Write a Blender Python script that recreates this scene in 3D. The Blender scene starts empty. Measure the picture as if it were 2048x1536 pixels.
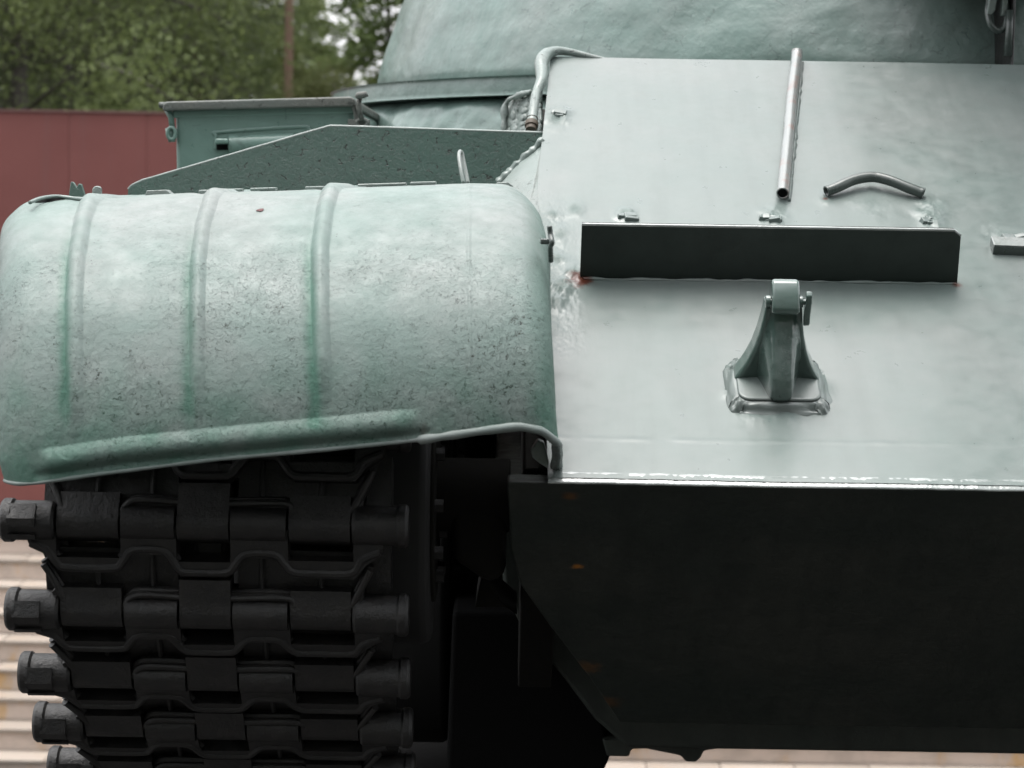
import bpy, bmesh, math, random
import numpy as np
from mathutils import Vector, Matrix, noise as mnoise

random.seed(7); rng = np.random.default_rng(7)
sc = bpy.context.scene
COL = sc.collection
rad = math.radians

# ------------------------------------------------------------------ camera
FPX = 4260.0                      # focal length in pixels of a 2048 wide frame
CAM = Vector((0, 0, 1.6))
PITCH = math.atan((768 - 400) / FPX)
ROLL = rad(0.95)
F0 = Vector((0, math.cos(PITCH), -math.sin(PITCH)))
R0 = Vector((1, 0, 0)); U0 = R0.cross(F0)
R = (R0 * math.cos(ROLL) + U0 * math.sin(ROLL)).normalized()
U = (U0 * math.cos(ROLL) - R0 * math.sin(ROLL)).normalized()
cd = bpy.data.cameras.new('camera'); cam = bpy.data.objects.new('camera', cd); COL.objects.link(cam)
cam.matrix_world = Matrix(((R.x, U.x, -F0.x, CAM.x), (R.y, U.y, -F0.y, CAM.y), (R.z, U.z, -F0.z, CAM.z), (0, 0, 0, 1)))
cd.sensor_width = 36; cd.lens = 36 * FPX / 2048
cd.clip_start = 0.05; cd.clip_end = 3000
cd.dof.use_dof = True; cd.dof.focus_distance = 3.4; cd.dof.aperture_fstop = 7
sc.camera = cam


# ------------------------------------------------------------------ light
SUN_EL, SUN_AZ = rad(82), rad(285)
w = bpy.data.worlds.new('World'); sc.world = w; w.use_nodes = True
nt = w.node_tree; nt.nodes.clear()
sky = nt.nodes.new('ShaderNodeTexSky'); sky.sky_type = 'NISHITA'; sky.sun_disc = False
sky.sun_elevation = SUN_EL; sky.sun_rotation = SUN_AZ; sky.air_density = 1.6; sky.dust_density = 7.0; sky.ozone_density = 1.0
hs = nt.nodes.new('ShaderNodeHueSaturation'); hs.inputs['Saturation'].default_value = 0.22
bg = nt.nodes.new('ShaderNodeBackground'); bg.inputs['Strength'].default_value = 0.15
out = nt.nodes.new('ShaderNodeOutputWorld')
cl = nt.nodes.new('ShaderNodeMix'); cl.data_type = 'RGBA'; cl.inputs[0].default_value = 0.5; cl.inputs[7].default_value = (6.0, 6.05, 6.2, 1)   # even cloud cover
nt.links.new(sky.outputs[0], hs.inputs['Color']); nt.links.new(hs.outputs[0], cl.inputs[6]); nt.links.new(cl.outputs[2], bg.inputs[0]); nt.links.new(bg.outputs[0], out.inputs[0])
sd = bpy.data.lights.new('sun', 'SUN'); sd.energy = 0.75; sd.angle = rad(38); sd.color = (1, 0.97, 0.93)
sun = bpy.data.objects.new('sun', sd); COL.objects.link(sun); sun.location = (0, 0, 30)
# sun_rotation is clockwise from +Y
sdir = Vector((math.sin(SUN_AZ) * math.cos(SUN_EL), math.cos(SUN_AZ) * math.cos(SUN_EL), math.sin(SUN_EL)))
sun.rotation_euler = sdir.to_track_quat('Z', 'Y').to_euler()
vs = sc.view_settings; vs.view_transform = 'Standard'; vs.look = 'None'; vs.gamma = 1; vs.use_curve_mapping = False
vs.exposure = 1.5

# ------------------------------------------------------------------ geometry helpers
def ray(px, py):
    return F0 + R * ((px - 1024) / FPX) - U * ((py - 768) / FPX)
def Y(px, py, y):
    d = ray(px, py); return CAM + d * (y / d.y)
def PL(px, py, p, n):
    d = ray(px, py); return CAM + d * ((p - CAM).dot(n) / d.dot(n))

T0 = Vector((0.97, 6.0, 0.38))        # base of the tank
def link_mesh(name, verts, faces, mat, parent=None, origin=None, smooth=False, bevel=0, bseg=2, solid=0):
    o0 = origin if origin is not None else (T0 if parent is not None else Vector((0, 0, 0)))
    me = bpy.data.meshes.new(name)
    V = np.array([tuple(v) for v in verts], dtype=float) - np.array(tuple(o0))
    me.from_pydata(V.tolist(), [], [list(f) for f in faces])
    me.validate(); me.update()
    if mat: me.materials.append(mat)
    if smooth: me.polygons.foreach_set('use_smooth', [True] * len(me.polygons))
    o = bpy.data.objects.new(name, me); COL.objects.link(o)
    if parent is not None:
        o.parent = parent
        if origin is not None:
            o.location = origin - T0
    else: o.location = o0
    if solid:
        m = o.modifiers.new('solid', 'SOLIDIFY'); m.thickness = solid; m.offset = -1
    if bevel:
        m = o.modifiers.new('bevel', 'BEVEL'); m.width = bevel; m.segments = bseg; m.limit_method = 'ANGLE'; m.angle_limit = rad(35); m.harden_normals = False
        me.polygons.foreach_set('use_smooth', [True] * len(me.polygons))
        wn = o.modifiers.new('wn', 'WEIGHTED_NORMAL'); wn.keep_sharp = True
    return o
def empty(name, loc, parent=None):
    o = bpy.data.objects.new(name, None); COL.objects.link(o); o.empty_display_size = .2
    if parent is not None: o.parent = parent; o.location = loc - T0
    else: o.location = loc
    return o
def tag(o, label=None, cat=None, group=None, kind=None):
    if label: o['label'] = label
    if cat: o['category'] = cat
    if group: o['group'] = group
    if kind: o['kind'] = kind
    return o
class MB:
    def __init__(s): s.v = []; s.f = []
    def add(s, v, f):
        n = len(s.v); s.v += [Vector(x) for x in v]; s.f += [[i + n for i in q] for q in f]; return s
    def prism(s, pts, d):
        n = len(pts); pts = [Vector(p) for p in pts]
        nn = Vector((0, 0, 0))
        for i in range(n): nn += pts[i].cross(pts[(i + 1) % n])
        if nn.dot(d) > 0: pts = pts[::-1]
        v = pts + [p + d for p in pts]
        f = [list(range(n)), list(range(2 * n - 1, n - 1, -1))]
        for i in range(n):
            j = (i + 1) % n; f.append([j, i, n + i, n + j])
        return s.add(v, f)
    def box(s, c, ax, ay, az, hx, hy, hz):
        c = Vector(c)
        p = [c - ax * hx - ay * hy - az * hz, c + ax * hx - ay * hy - az * hz, c + ax * hx + ay * hy - az * hz, c - ax * hx + ay * hy - az * hz]
        return s.prism(p, az * 2 * hz)
    def aabb(s, x0, x1, y0, y1, z0, z1):
        return s.prism([Vector((x0, y0, z0)), Vector((x1, y0, z0)), Vector((x1, y1, z0)), Vector((x0, y1, z0))], Vector((0, 0, z1 - z0)))
    def tube(s, pts, r, seg=12, cap=True, jit=0, hollow=0):
        pts = [Vector(p) for p in pts]; n = len(pts)
        rr = r if isinstance(r, (list, tuple)) else [r] * n
        v = []; f = []
        t = (pts[1] - pts[0]).normalized(); a = t.orthogonal().normalized()
        for i, p in enumerate(pts):
            t = ((pts[min(i + 1, n - 1)] - pts[max(i - 1, 0)])).normalized()
            a = (a - t * a.dot(t)).normalized(); b = t.cross(a)
            for k in range(seg):
                th = 2 * math.pi * k / seg
                q = rr[i]
                if jit: q *= 1 + jit * mnoise.noise(p * 60 + Vector((k * .7, 0, 0)))
                v.append(p + a * math.cos(th) * q + b * math.sin(th) * q)
        for i in range(n - 1):
            for k in range(seg):
                k2 = (k + 1) % seg
                f.append([i * seg + k, i * seg + k2, (i + 1) * seg + k2, (i + 1) * seg + k])
        if hollow:
            for (i0, tdir) in ((0, (pts[1] - pts[0]).normalized()), (n - 1, (pts[-2] - pts[-1]).normalized())):
                ring = [i0 * seg + k for k in range(seg)]; c = pts[i0]
                b0 = len(v); v += [c + (v[q] - c) * hollow for q in ring]
                b1 = len(v); v += [v[b0 + k] + tdir * rr[i0] * 1.6 for k in range(seg)]
                for k in range(seg):
                    k2 = (k + 1) % seg
                    a4 = [ring[k], b0 + k, b0 + k2, ring[k2]]; b4 = [b0 + k, b1 + k, b1 + k2, b0 + k2]
                    if i0: a4 = a4[::-1]; b4 = b4[::-1]
                    f.append(a4); f.append(b4)
                c4 = [b1 + k for k in range(seg)]
                f.append(c4)
        elif cap:
            f.append([k for k in range(seg)][::-1]); f.append([(n - 1) * seg + k for k in range(seg)])
        return s.add(v, f)
    def build(s, name, mat, parent=None, **k):
        return link_mesh(name, s.v, s.f, mat, parent, **k)
def smooth_path(pts, sub=6):
    pts = [Vector(p) for p in pts]; P = [pts[0]] + pts + [pts[-1]]; o = []
    for i in range(1, len(P) - 2):
        for k in range(sub):
            t = k / sub; a, b, c, d = P[i - 1], P[i], P[i + 1], P[i + 2]
            o.append(0.5 * ((2 * b) + (c - a) * t + (2 * a - 5 * b + 4 * c - d) * t * t + (3 * b - a - 3 * c + d) * t ** 3))
    o.append(pts[-1]); return o
def lerp_tab(x, tab):
    return float(np.interp(x, [t[0] for t in tab], [t[1] for t in tab]))
def fbm(p, o=3):
    return mnoise.fractal(p, 0.9, 2.0, o)
def grid_obj(name, P, mat, parent, solid=0, attrs=None, origin=None, flip=False):
    nv, nu = P.shape[:2]
    idx = np.arange(nv * nu).reshape(nv, nu)
    q = np.stack([idx[:-1, :-1], idx[:-1, 1:], idx[1:, 1:], idx[1:, :-1]], -1).reshape(-1, 4)
    if flip: q = q[:, ::-1]
    me = bpy.data.meshes.new(name)
    V = P.reshape(-1, 3) - np.array(tuple(T0 if origin is None else origin))
    me.vertices.add(len(V)); me.vertices.foreach_set('co', V.ravel())
    me.loops.add(q.size); me.loops.foreach_set('vertex_index', q.ravel().astype(np.int32))
    me.polygons.add(len(q)); me.polygons.foreach_set('loop_start', np.arange(0, q.size, 4, dtype=np.int32))
    me.polygons.foreach_set('loop_total', np.full(len(q), 4, dtype=np.int32))
    me.polygons.foreach_set('use_smooth', [True] * len(q))
    me.update(calc_edges=True); me.validate()
    me.materials.append(mat)
    for k, a in (attrs or {}).items():
        at = me.attributes.new(k, 'FLOAT', 'POINT'); at.data.foreach_set('value', a.ravel().astype(np.float32))
    o = bpy.data.objects.new(name, me); COL.objects.link(o)
    if parent is not None:
        o.parent = parent
        if origin is not None: o.location = Vector(origin) - T0
    if solid:
        m = o.modifiers.new('solid', 'SOLIDIFY'); m.thickness = solid; m.offset = -1
    return o
def grid_normals(P):
    du = np.gradient(P, axis=1); dv = np.gradient(P, axis=0)
    n = np.cross(du, dv); n /= np.linalg.norm(n, axis=2, keepdims=True) + 1e-12
    return n

# ------------------------------------------------------------------ materials
class NT:
    def __init__(s, name):
        s.m = bpy.data.materials.new(name); s.m.use_nodes = True; s.t = s.m.node_tree; s.t.nodes.clear()
        s.b = s.t.nodes.new('ShaderNodeBsdfPrincipled'); s.o = s.t.nodes.new('ShaderNodeOutputMaterial')
        s.t.links.new(s.b.outputs[0], s.o.inputs[0])
        s.co = s.t.nodes.new('ShaderNodeTexCoord').outputs['Object']
    def L(s, a, b): s.t.links.new(a, b)
    def put(s, x, sock):
        if hasattr(x, 'is_output') or isinstance(x, bpy.types.NodeSocket): s.L(x, sock)
        else:
            if isinstance(x, (tuple, list)) and len(x) == 3 and sock.type == 'RGBA': x = (*x, 1)
            sock.default_value = x
    def noise(s, scale, detail=4, rough=.55, co=None, dist=0, stretch=None):
        n = s.t.nodes.new('ShaderNodeTexNoise'); n.inputs['Scale'].default_value = scale; n.inputs['Detail'].default_value = detail
        n.inputs['Roughness'].default_value = rough; n.inputs['Distortion'].default_value = dist
        c = co or s.co
        if stretch:
            m = s.t.nodes.new('ShaderNodeMapping'); m.inputs['Scale'].default_value = stretch; s.L(c, m.inputs[0]); c = m.outputs[0]
        s.L(c, n.inputs['Vector']); return n.outputs['Fac']
    def vor(s, scale, feature='F1', co=None, rnd=1):
        n = s.t.nodes.new('ShaderNodeTexVoronoi'); n.feature = feature; n.inputs['Scale'].default_value = scale
        n.inputs['Randomness'].default_value = rnd
        s.L(co or s.co, n.inputs['Vector']); return n.outputs['Distance']
    def rng(s, x, a, b, c=0.0, d=1.0, smooth=True):
        n = s.t.nodes.new('ShaderNodeMapRange'); n.clamp = True
        if smooth: n.interpolation_type = 'SMOOTHSTEP'
        s.put(x, n.inputs[0]); s.put(a, n.inputs[1]); s.put(b, n.inputs[2]); s.put(c, n.inputs[3]); s.put(d, n.inputs[4])
        return n.outputs[0]
    def math(s, op, a, b=0.0):
        n = s.t.nodes.new('ShaderNodeMath'); n.operation = op; s.put(a, n.inputs[0]); s.put(b, n.inputs[1]); return n.outputs[0]
    def mix(s, f, a, b):
        n = s.t.nodes.new('ShaderNodeMix'); n.data_type = 'RGBA'
        s.put(f, n.inputs[0]); s.put(a, n.inputs[6]); s.put(b, n.inputs[7]); return n.outputs[2]
    def attr(s, name):
        n = s.t.nodes.new('ShaderNodeAttribute'); n.attribute_name = name; return n.outputs['Fac']
    def bump(s, h, strength=.5, dist=.002, nrm=None):
        n = s.t.nodes.new('ShaderNodeBump'); n.inputs['Strength'].default_value = strength; n.inputs['Distance'].default_value = dist
        s.put(h, n.inputs['Height'])
        if nrm: s.L(nrm, n.inputs['Normal'])
        return n.outputs[0]
    def near(s, p, r0, r1, amp=.5, scale=70):
        # 1 close to local point p, noisy edge
        v = s.t.nodes.new('ShaderNodeVectorMath'); v.operation = 'DISTANCE'; s.L(s.co, v.inputs[0]); v.inputs[1].default_value = tuple(p)
        nz = s.noise(scale, 5, .7)
        d = s.math('ADD', v.outputs['Value'], s.math('MULTIPLY', s.math('SUBTRACT', nz, .5), amp * r1 * 3))
        return s.rng(d, r0, r1, 1.0, 0.0)
    def fin(s, col, rough, metal=0, nrm=None, spec=.5, coat=0):
        s.put(col, s.b.inputs['Base Color']); s.put(rough, s.b.inputs['Roughness']); s.put(metal, s.b.inputs['Metallic'])
        s.b.inputs['Specular IOR Level'].default_value = spec
        s.b.inputs['Coat Weight'].default_value = coat; s.b.inputs['Coat Roughness'].default_value = .12
        if nrm: s.L(nrm, s.b.inputs['Normal'])
        return s.m

RUST = (.20, .075, .028)
def paint(name, base, alt, flake=.5, flake_scale=55, rough=.34, lump=.4, chips=.3, spots=(), stain_shade=False, streak=0.0, spec=.5, coat=.25, stain_shade_col=(.038, .122, .086), midk=.3, even=False):
    s = NT(name)
    big = s.rng(s.noise(3.2, 5, .6), .35, .68)
    mid = s.rng(s.noise(17, 5, .65), .38, .66)
    col = s.mix(s.math('MULTIPLY', big, .75), base, alt)
    col = s.mix(s.math('MULTIPLY', mid, midk), col, tuple(c * .72 for c in base))
    if streak:
        st = s.rng(s.noise(26, 6, .6, stretch=(1, .12, .12)), .42, .75)
        col = s.mix(s.math('MULTIPLY', st, streak), col, tuple(c * .55 for c in base))
    # flaked layers: plateaus of noise
    n1 = s.noise(flake_scale, 5, .62, dist=.6); n2 = s.noise(flake_scale * 2.3, 4, .6, dist=.3)
    p1 = s.rng(n1, .485, .515); p2 = s.rng(n2, .49, .53)
    region = s.rng(s.noise(6, 4, .6), .36, .62)
    if even: region = 1.0
    if stain_shade: region = s.math('MULTIPLY', s.math('ADD', region, .25), s.math('ADD', s.attr('worn'), .08))
    e1 = s.rng(s.math('ABSOLUTE', s.math('SUBTRACT', n1, .5)), .0, .012, 1.0, 0.0)
    e2 = s.rng(s.noise(flake_scale * .9, 3, .5), .54, .62)
    line = s.math('MULTIPLY', s.math('MULTIPLY', e1, e2), region)
    col = s.mix(s.math('MULTIPLY', line, min(1, flake * 1.5)), col, (.018, .022, .018))
    wp = s.t.nodes.new('ShaderNodeTexNoise'); wp.inputs['Scale'].default_value = flake_scale * .8; wp.inputs['Detail'].default_value = 3; s.L(s.co, wp.inputs['Vector'])
    vm = s.t.nodes.new('ShaderNodeVectorMath'); vm.operation = 'MULTIPLY_ADD'; s.L(wp.outputs['Color'], vm.inputs[0]); vm.inputs[1].default_value = (.024, .024, .024); s.L(s.co, vm.inputs[2])
    ck = s.rng(s.vor(flake_scale * .75, 'DISTANCE_TO_EDGE', vm.outputs[0]), .025, .06, 1.0, 0.0)
    ck = s.math('MULTIPLY', ck, s.rng(s.noise(flake_scale * .8, 2, .5), .565, .62)); ck = s.math('MULTIPLY', ck, region)
    col = s.mix(s.math('MULTIPLY', ck, min(1, flake * 2.6)), col, (.018, .022, .018))
    v = s.vor(flake_scale * 1.3); dots = s.math('MULTIPLY', s.rng(v, .06, .13, 1.0, 0.0), s.rng(s.noise(21, 3, .6), .56, .66))
    if stain_shade: dots = s.math('MAXIMUM', s.math('MULTIPLY', dots, s.attr('worn')), s.math('MULTIPLY', s.rng(v, .10, .20, 1.0, 0.0), s.math('MULTIPLY', s.attr('chip'), s.rng(s.noise(45, 3, .6), .48, .58))))
    col = s.mix(s.math('MULTIPLY', dots, chips), col, (.028, .018, .013))
    if stain_shade:
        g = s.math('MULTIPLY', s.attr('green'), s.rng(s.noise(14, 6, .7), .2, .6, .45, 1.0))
        col = s.mix(g, col, stain_shade_col)  # rib stains, plus shade painted on lower fender and right flange
    for (p, r0, r1, c) in spots:
        col = s.mix(s.near(p, r0, r1), col, s.mix(s.noise(90, 4, .7), c, tuple(x * (.45 if c[1] < .15 else .9) for x in c)))
    h = s.math('MULTIPLY', s.math('SUBTRACT', s.math('MULTIPLY', s.math('ADD', p1, s.math('MULTIPLY', p2, .5)), region), s.math('MULTIPLY', ck, 1.2)), flake)
    fine = s.noise(240, 4, .6); soft = s.noise(9, 4, .55)
    b1 = s.bump(s.math('ADD', s.math('MULTIPLY', soft, lump * 6), s.math('MULTIPLY', fine, .05)), .6, .0028)
    b2 = s.bump(h, .8, .0016, b1)
    rg = s.rng(s.noise(30, 4, .6), .3, .7, rough * .75, rough * 1.3, False)
    if stain_shade: rg = s.math('MAXIMUM', rg, s.math('MULTIPLY', s.attr('worn'), .8))
    return s.fin(col, rg, 0, b2, spec, coat)

P_FENDER = None
BASE = (.138, .190, .174); ALT = (.205, .216, .211)
def loc(px, py, y=None, pl=None):
    p = Y(px, py, y) if pl is None else PL(px, py, *pl)
    return tuple(p - T0)
# glacis plane
NOSE = Y(1500, 962, 3.0); GN = Vector((0, -math.sin(rad(30)), math.cos(rad(30)))); GE2 = Vector((0, math.cos(rad(30)), math.sin(rad(30)))); GE1 = Vector((1, 0, 0))
GP = (NOSE, GN)
G = lambda px, py: PL(px, py, *GP)
LDIR = Vector((0, math.cos(rad(36)), -math.sin(rad(36)))); LN = Vector((0, -math.sin(rad(36)), -math.cos(rad(36))))
LP = (NOSE + Vector((0, 0.001, -.007)), LN)
lw = lambda px, py: PL(px, py, *LP)

M_fender = paint('fender_paint', BASE, ALT, spots=[(loc(850, 858, 2.85), .002, .014, (.10, .075, .06))], flake=.6, flake_scale=140, rough=.58, lump=.07, chips=.95, stain_shade=True, spec=.5, coat=.04)
M_glacis = paint('glacis_paint', (.112, .143, .134), (.147, .162, .156), flake=.004, flake_scale=70, rough=.36, lump=.05, midk=.12, chips=.8, streak=.2, stain_shade=True, stain_shade_col=(.04, .09, .075), spec=.5,
                 spots=[(tuple(G(1160, 560) - T0), .008, .030, (.09, .024, .012)), (tuple(G(1915, 570) - T0), .002, .012, (.09, .03, .015)), (tuple(G(1650, 398) - T0), .001, .008, (.09, .03, .015))], coat=.15)
M_green = paint('green_paint', (.066, .116, .098), (.078, .116, .10), even=True, flake=.7, flake_scale=75, rough=.38, lump=.15, chips=.3, spots=[(loc(548, 296, 3.88), .004, .014, (.17, .05, .035))], coat=.1)
M_box = paint('box_paint', (.125, .205, .178), (.14, .205, .18), flake=.12, flake_scale=40, rough=.34, lump=.12, chips=.2, coat=.15)
M_lid = paint('weathered_lid_paint', (.10, .118, .108), (.12, .11, .098), flake=.6, flake_scale=70, rough=.5, lump=.1, chips=.8, coat=.0)
M_turret = paint('turret_paint', (.115, .175, .157), (.185, .212, .202), flake=.14, flake_scale=45, rough=.36, lump=.9, chips=.25, coat=.15)
M_grey = paint('pale_paint', (.16, .205, .19), (.19, .205, .195), flake=.3, flake_scale=80, rough=.36, lump=.15, chips=.4, coat=.2)
M_board = paint('board_shade_paint', (.014, .022, .018), (.017, .023, .020), flake=.1, flake_scale=40, rough=.5, lump=.1, chips=.2, coat=.0)  # near-black colour stands for shade on the board's downward face
M_highlight = paint('highlight_gloss_paint', (.26, .29, .28), (.30, .31, .30), flake=.1, rough=.2, lump=.05, chips=.5, spec=1.0, coat=1.0)  # pale gloss paint for edges drawn as bright highlights
M_hook = paint('hook_paint', (.058, .098, .084), (.085, .112, .102), flake=.2, flake_scale=90, rough=.17, lump=.12, chips=.3, coat=.9)
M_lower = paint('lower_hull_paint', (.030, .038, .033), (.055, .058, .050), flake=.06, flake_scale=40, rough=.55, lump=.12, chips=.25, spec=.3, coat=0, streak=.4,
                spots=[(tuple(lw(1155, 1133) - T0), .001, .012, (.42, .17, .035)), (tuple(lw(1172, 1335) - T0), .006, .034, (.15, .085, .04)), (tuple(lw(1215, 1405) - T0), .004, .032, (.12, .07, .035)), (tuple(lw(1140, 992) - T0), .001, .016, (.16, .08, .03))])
M_bt = paint('bent_tube_paint', (.045, .06, .055), (.065, .078, .072), flake=.2, rough=.3, lump=.1, coat=.2)  # darkened to stand for shade on the handle and bracket front
def steel():
    s = NT('blackened_track_steel')
    col = s.mix(s.rng(s.noise(35, 5, .65), .35, .7), (.0038, .0038, .0040), (.0115, .0098, .0090))
    nz = s.bump(s.noise(48, 7, .75), .85, .004)
    s2 = s.bump(s.noise(300, 3, .6), .3, .0006, nz)
    return s.fin(col, s.rng(s.noise(20, 4, .6), .3, .7, .28, .48, False), 0, s2, .6)
M_steel = steel()
s = NT('interior_shade'); M_dark = s.fin((.005, .005, .005), .9, 0, None, .1)  # near-black colour stands for shade in openings and the suspension gap
s = NT('shaded_underside'); M_under = s.fin(s.mix(s.noise(12, 5, .6), (.006, .006, .005), (.011, .010, .008)), .8, 0, s.bump(s.noise(60, 5, .6), .4, .003), .2)  # near-black colour stands for shade between track and hull
s = NT('rubber'); M_rubber = s.fin((.012, .012, .012), .7)
s = NT('bare_tube_metal')
M_tube = s.fin(s.mix(s.rng(s.noise(28, 5, .7), .5, .64), (.20, .215, .21), (.21, .175, .162)), .24, .15, s.bump(s.noise(60, 5, .6), .6, .002), .6, .4)
# ------------------------------------------------------------------ setting
def box_obj(name, mat, x0, x1, y0, y1, z0, z1, bevel=0, parent=None, origin=None):
    return MB().aabb(x0, x1, y0, y1, z0, z1).build(name, mat, parent, origin=origin, bevel=bevel)
s = NT('ground_asphalt')
c = s.mix(s.rng(s.noise(.8, 6, .6), .3, .7), (.022, .022, .022), (.034, .033, .031))
c = s.mix(s.rng(s.vor(90), .1, .4, .5, 0.), c, (.06, .058, .055))
M_asph = s.fin(c, .85, 0, s.bump(s.vor(110), .5, .004))
s = NT('soil_grass'); c = s.mix(s.rng(s.noise(1.5, 6, .65), .4, .6), (.03, .042, .014), (.04, .032, .02)); M_soil = s.fin(c, .95, 0, s.bump(s.noise(20, 6, .7), .8, .03))
GZ = -1.5; TZ = -0.42
me_v = [(-400, -400, GZ), (400, -400, GZ), (400, 13.2, GZ), (-400, 13.2, GZ)]
g = link_mesh('ground', me_v, [[0, 1, 2, 3]], M_asph); tag(g, kind='structure')
g = link_mesh('terrain', [(-400, 13.2, TZ), (400, 13.2, TZ), (400, 900, TZ), (-400, 900, TZ), (-400, 13.2, GZ), (400, 13.2, GZ)], [[0, 1, 2, 3], [4, 5, 1, 0]], M_soil); tag(g, kind='structure')

s = NT('stained_pale_concrete')
c = s.mix(s.rng(s.noise(5, 6, .65), .4, .65), (.50, .41, .35), (.40, .33, .28))
st = s.rng(s.noise(4.5, 6, .7, stretch=(1.0, 1, .35)), .53, .66)
c = s.mix(s.math('MULTIPLY', st, .8), c, (.48, .29, .11))
M_conc = s.fin(c, .75, 0, s.bump(s.noise(60, 5, .6), .4, .004))
s = NT('shade_dark_concrete'); M_dconc = s.fin(s.mix(s.noise(6, 5, .6), (.008, .0078, .007), (.014, .013, .012)), .9, 0, s.bump(s.noise(50, 5, .6), .5, .004))  # darkened to stand for the shade under the tank
s = NT('pale_stair_tile')
oi = s.t.nodes.new('ShaderNodeObjectInfo').outputs['Random']
c = s.mix(oi, (.33, .285, .245), (.24, .205, .175)); c = s.mix(s.math('MULTIPLY', s.rng(s.noise(7, 5, .6), .5, .7), .4), c, (.30, .21, .13))
M_tile = s.fin(c, .45, 0, s.bump(s.noise(50, 4, .6), .2, .003))
ORG = Vector((0, 11, GZ))
st = empty('staircase', ORG); tag(st, 'wide pale tiled staircase with orange rust stains below and behind the tank', 'stairs')
NST = 9; D0 = 11.0; RZ = (TZ - GZ) / NST; TW = .185
tile_me = None
for k in range(NST):
    z1 = GZ + RZ * (k + 1); y0 = D0 + TW * k
    m = MB().aabb(-6, 6.3, y0 + .012, 13.19, z1 - RZ, z1 - .02); o = link_mesh('riser', m.v, m.f, M_conc, None, origin=ORG); o.parent = st; o.location = (0, 0, 0)
    nt_ = 31; wdt = 12.3 / nt_
    for i in range(nt_):
        if tile_me is None:
            m = MB().aabb(-wdt / 2 + .003, wdt / 2 - .003, 0, TW + .008, -.0195, 0); o = link_mesh('tile', m.v, m.f, M_tile, bevel=.003)
            tile_me = o.data; proto = o
        else:
            o = proto.copy(); COL.objects.link(o)
        o.parent = st; o.location = Vector((-6 + wdt * (i + .5), y0 - .006 + rng.uniform(-.0015, .0015), z1 + rng.uniform(-.0015, .0015))) - ORG
# fence
s = NT('fence_paint')
oi = s.t.nodes.new('ShaderNodeObjectInfo').outputs['Random']
c = s.mix(oi, (.158, .056, .050), (.164, .058, .052))
c = s.mix(s.math('MULTIPLY', s.rng(s.noise(9, 5, .6, stretch=(1, 1, .07)), .52, .72), .55), c, (.15, .075, .07))
c = s.mix(s.math('MULTIPLY', s.rng(s.noise(1.3, 4, .6), .4, .7), .35), c, (.125, .042, .038))
M_fence = s.fin(c, .6, 0, s.bump(s.noise(6, 4, .5), .25, .02), .3)
FY = 13.35; FO = Vector((0, FY, TZ)); FZ = 2.098
fe = empty('fence', FO); tag(fe, 'tall brownish red sheet metal fence above the stairs, in front of the forest', 'fence')
pw = .485; x = -9.7 + .128; FM = Y(5, 471, FY).z
while x < 11:
    for (z0, z1) in ((TZ + .02, FM - .004), (FM + .004, FZ)):
        yy = FY + rng.uniform(-.002, .002)
        m = MB(); fo = .007
        m.prism([Vector((x + .001, yy, z0)), Vector((x + .02, yy - fo * .5, z0)), Vector((x + pw - .02, yy - fo * .5, z0)), Vector((x + pw - .001, yy, z0)), Vector((x + pw - .001, yy + .01, z0)), Vector((x + .001, yy + .01, z0))], Vector((0, 0, z1 - z0)))
        o = link_mesh('panel', m.v, m.f, M_fence, origin=FO); o.parent = fe; o.location = (0, 0, 0)
    x += pw
s = NT('fence_cap_paint'); M_cap = s.fin((.15, .08, .075), .5)
m = MB().aabb(-9.6, 11.2, FY - .018, FY + .02, FZ + .001, FZ + .012); o = link_mesh('top_rail', m.v, m.f, M_cap, origin=FO); o.parent = fe; o.location = (0, 0, 0)
for zz in (TZ + .5, 1.7):
    m = MB().aabb(-9.6, 11.2, FY + .012, FY + .05, zz, zz + .06); o = link_mesh('rail', m.v, m.f, M_fence, origin=FO); o.parent = fe; o.location = (0, 0, 0)
x = -9.5
while x < 11:
    m = MB().aabb(x, x + .06, FY + .051, FY + .11, TZ - .2, FZ - .05); o = link_mesh('post', m.v, m.f, M_fence, origin=FO); o.parent = fe; o.location = (0, 0, 0)
    x += 2.4

# trees -------------------------------------------------------------
def leaf_mat(name, a, b, tr=.35):
    s = NT(name)
    oi = s.t.nodes.new('ShaderNodeObjectInfo').outputs['Random']
    c = s.mix(s.rng(s.noise(1.4, 4, .6), .35, .65), a, b)
    c = s.mix(s.math('MULTIPLY', s.noise(9, 2, .5), .5), c, tuple(x * 1.5 for x in b))
    hs = s.t.nodes.new('ShaderNodeHueSaturation'); s.put(s.rng(oi, 0., 1., .485, .515, False), hs.inputs['Hue']); s.put(s.rng(oi, 0., 1., .8, 1.15, False), hs.inputs['Value']); s.L(c, hs.inputs['Color'])
    s.fin(hs.outputs[0], .6, 0, None, .25)
    tb = s.t.nodes.new('ShaderNodeBsdfTranslucent'); s.L(hs.outputs[0], tb.inputs[0]); mx = s.t.nodes.new('ShaderNodeMixShader'); mx.inputs[0].default_value = tr
    s.L(s.b.outputs[0], mx.inputs[1]); s.L(tb.outputs[0], mx.inputs[2]); s.L(mx.outputs[0], s.o.inputs[0])
    return s.m
M_birch = leaf_mat('birch_leaves', (.082, .104, .038), (.125, .148, .058), .45)
M_spruce = leaf_mat('spruce_needles', (.048, .062, .030), (.080, .096, .045), .35)
M_young = leaf_mat('young_spruce_needles', (.075, .10, .032), (.115, .145, .052), .4)
M_pine = leaf_mat('pine_needles', (.036, .044, .025), (.055, .064, .032), .35)
def bark(name, a, b):
    s = NT(name); return s.fin(s.mix(s.noise(12, 5, .7, stretch=(1, 1, .2)), a, b), .9, 0, s.bump(s.noise(30, 5, .7, stretch=(1, 1, .3)), .8, .02))
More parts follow.
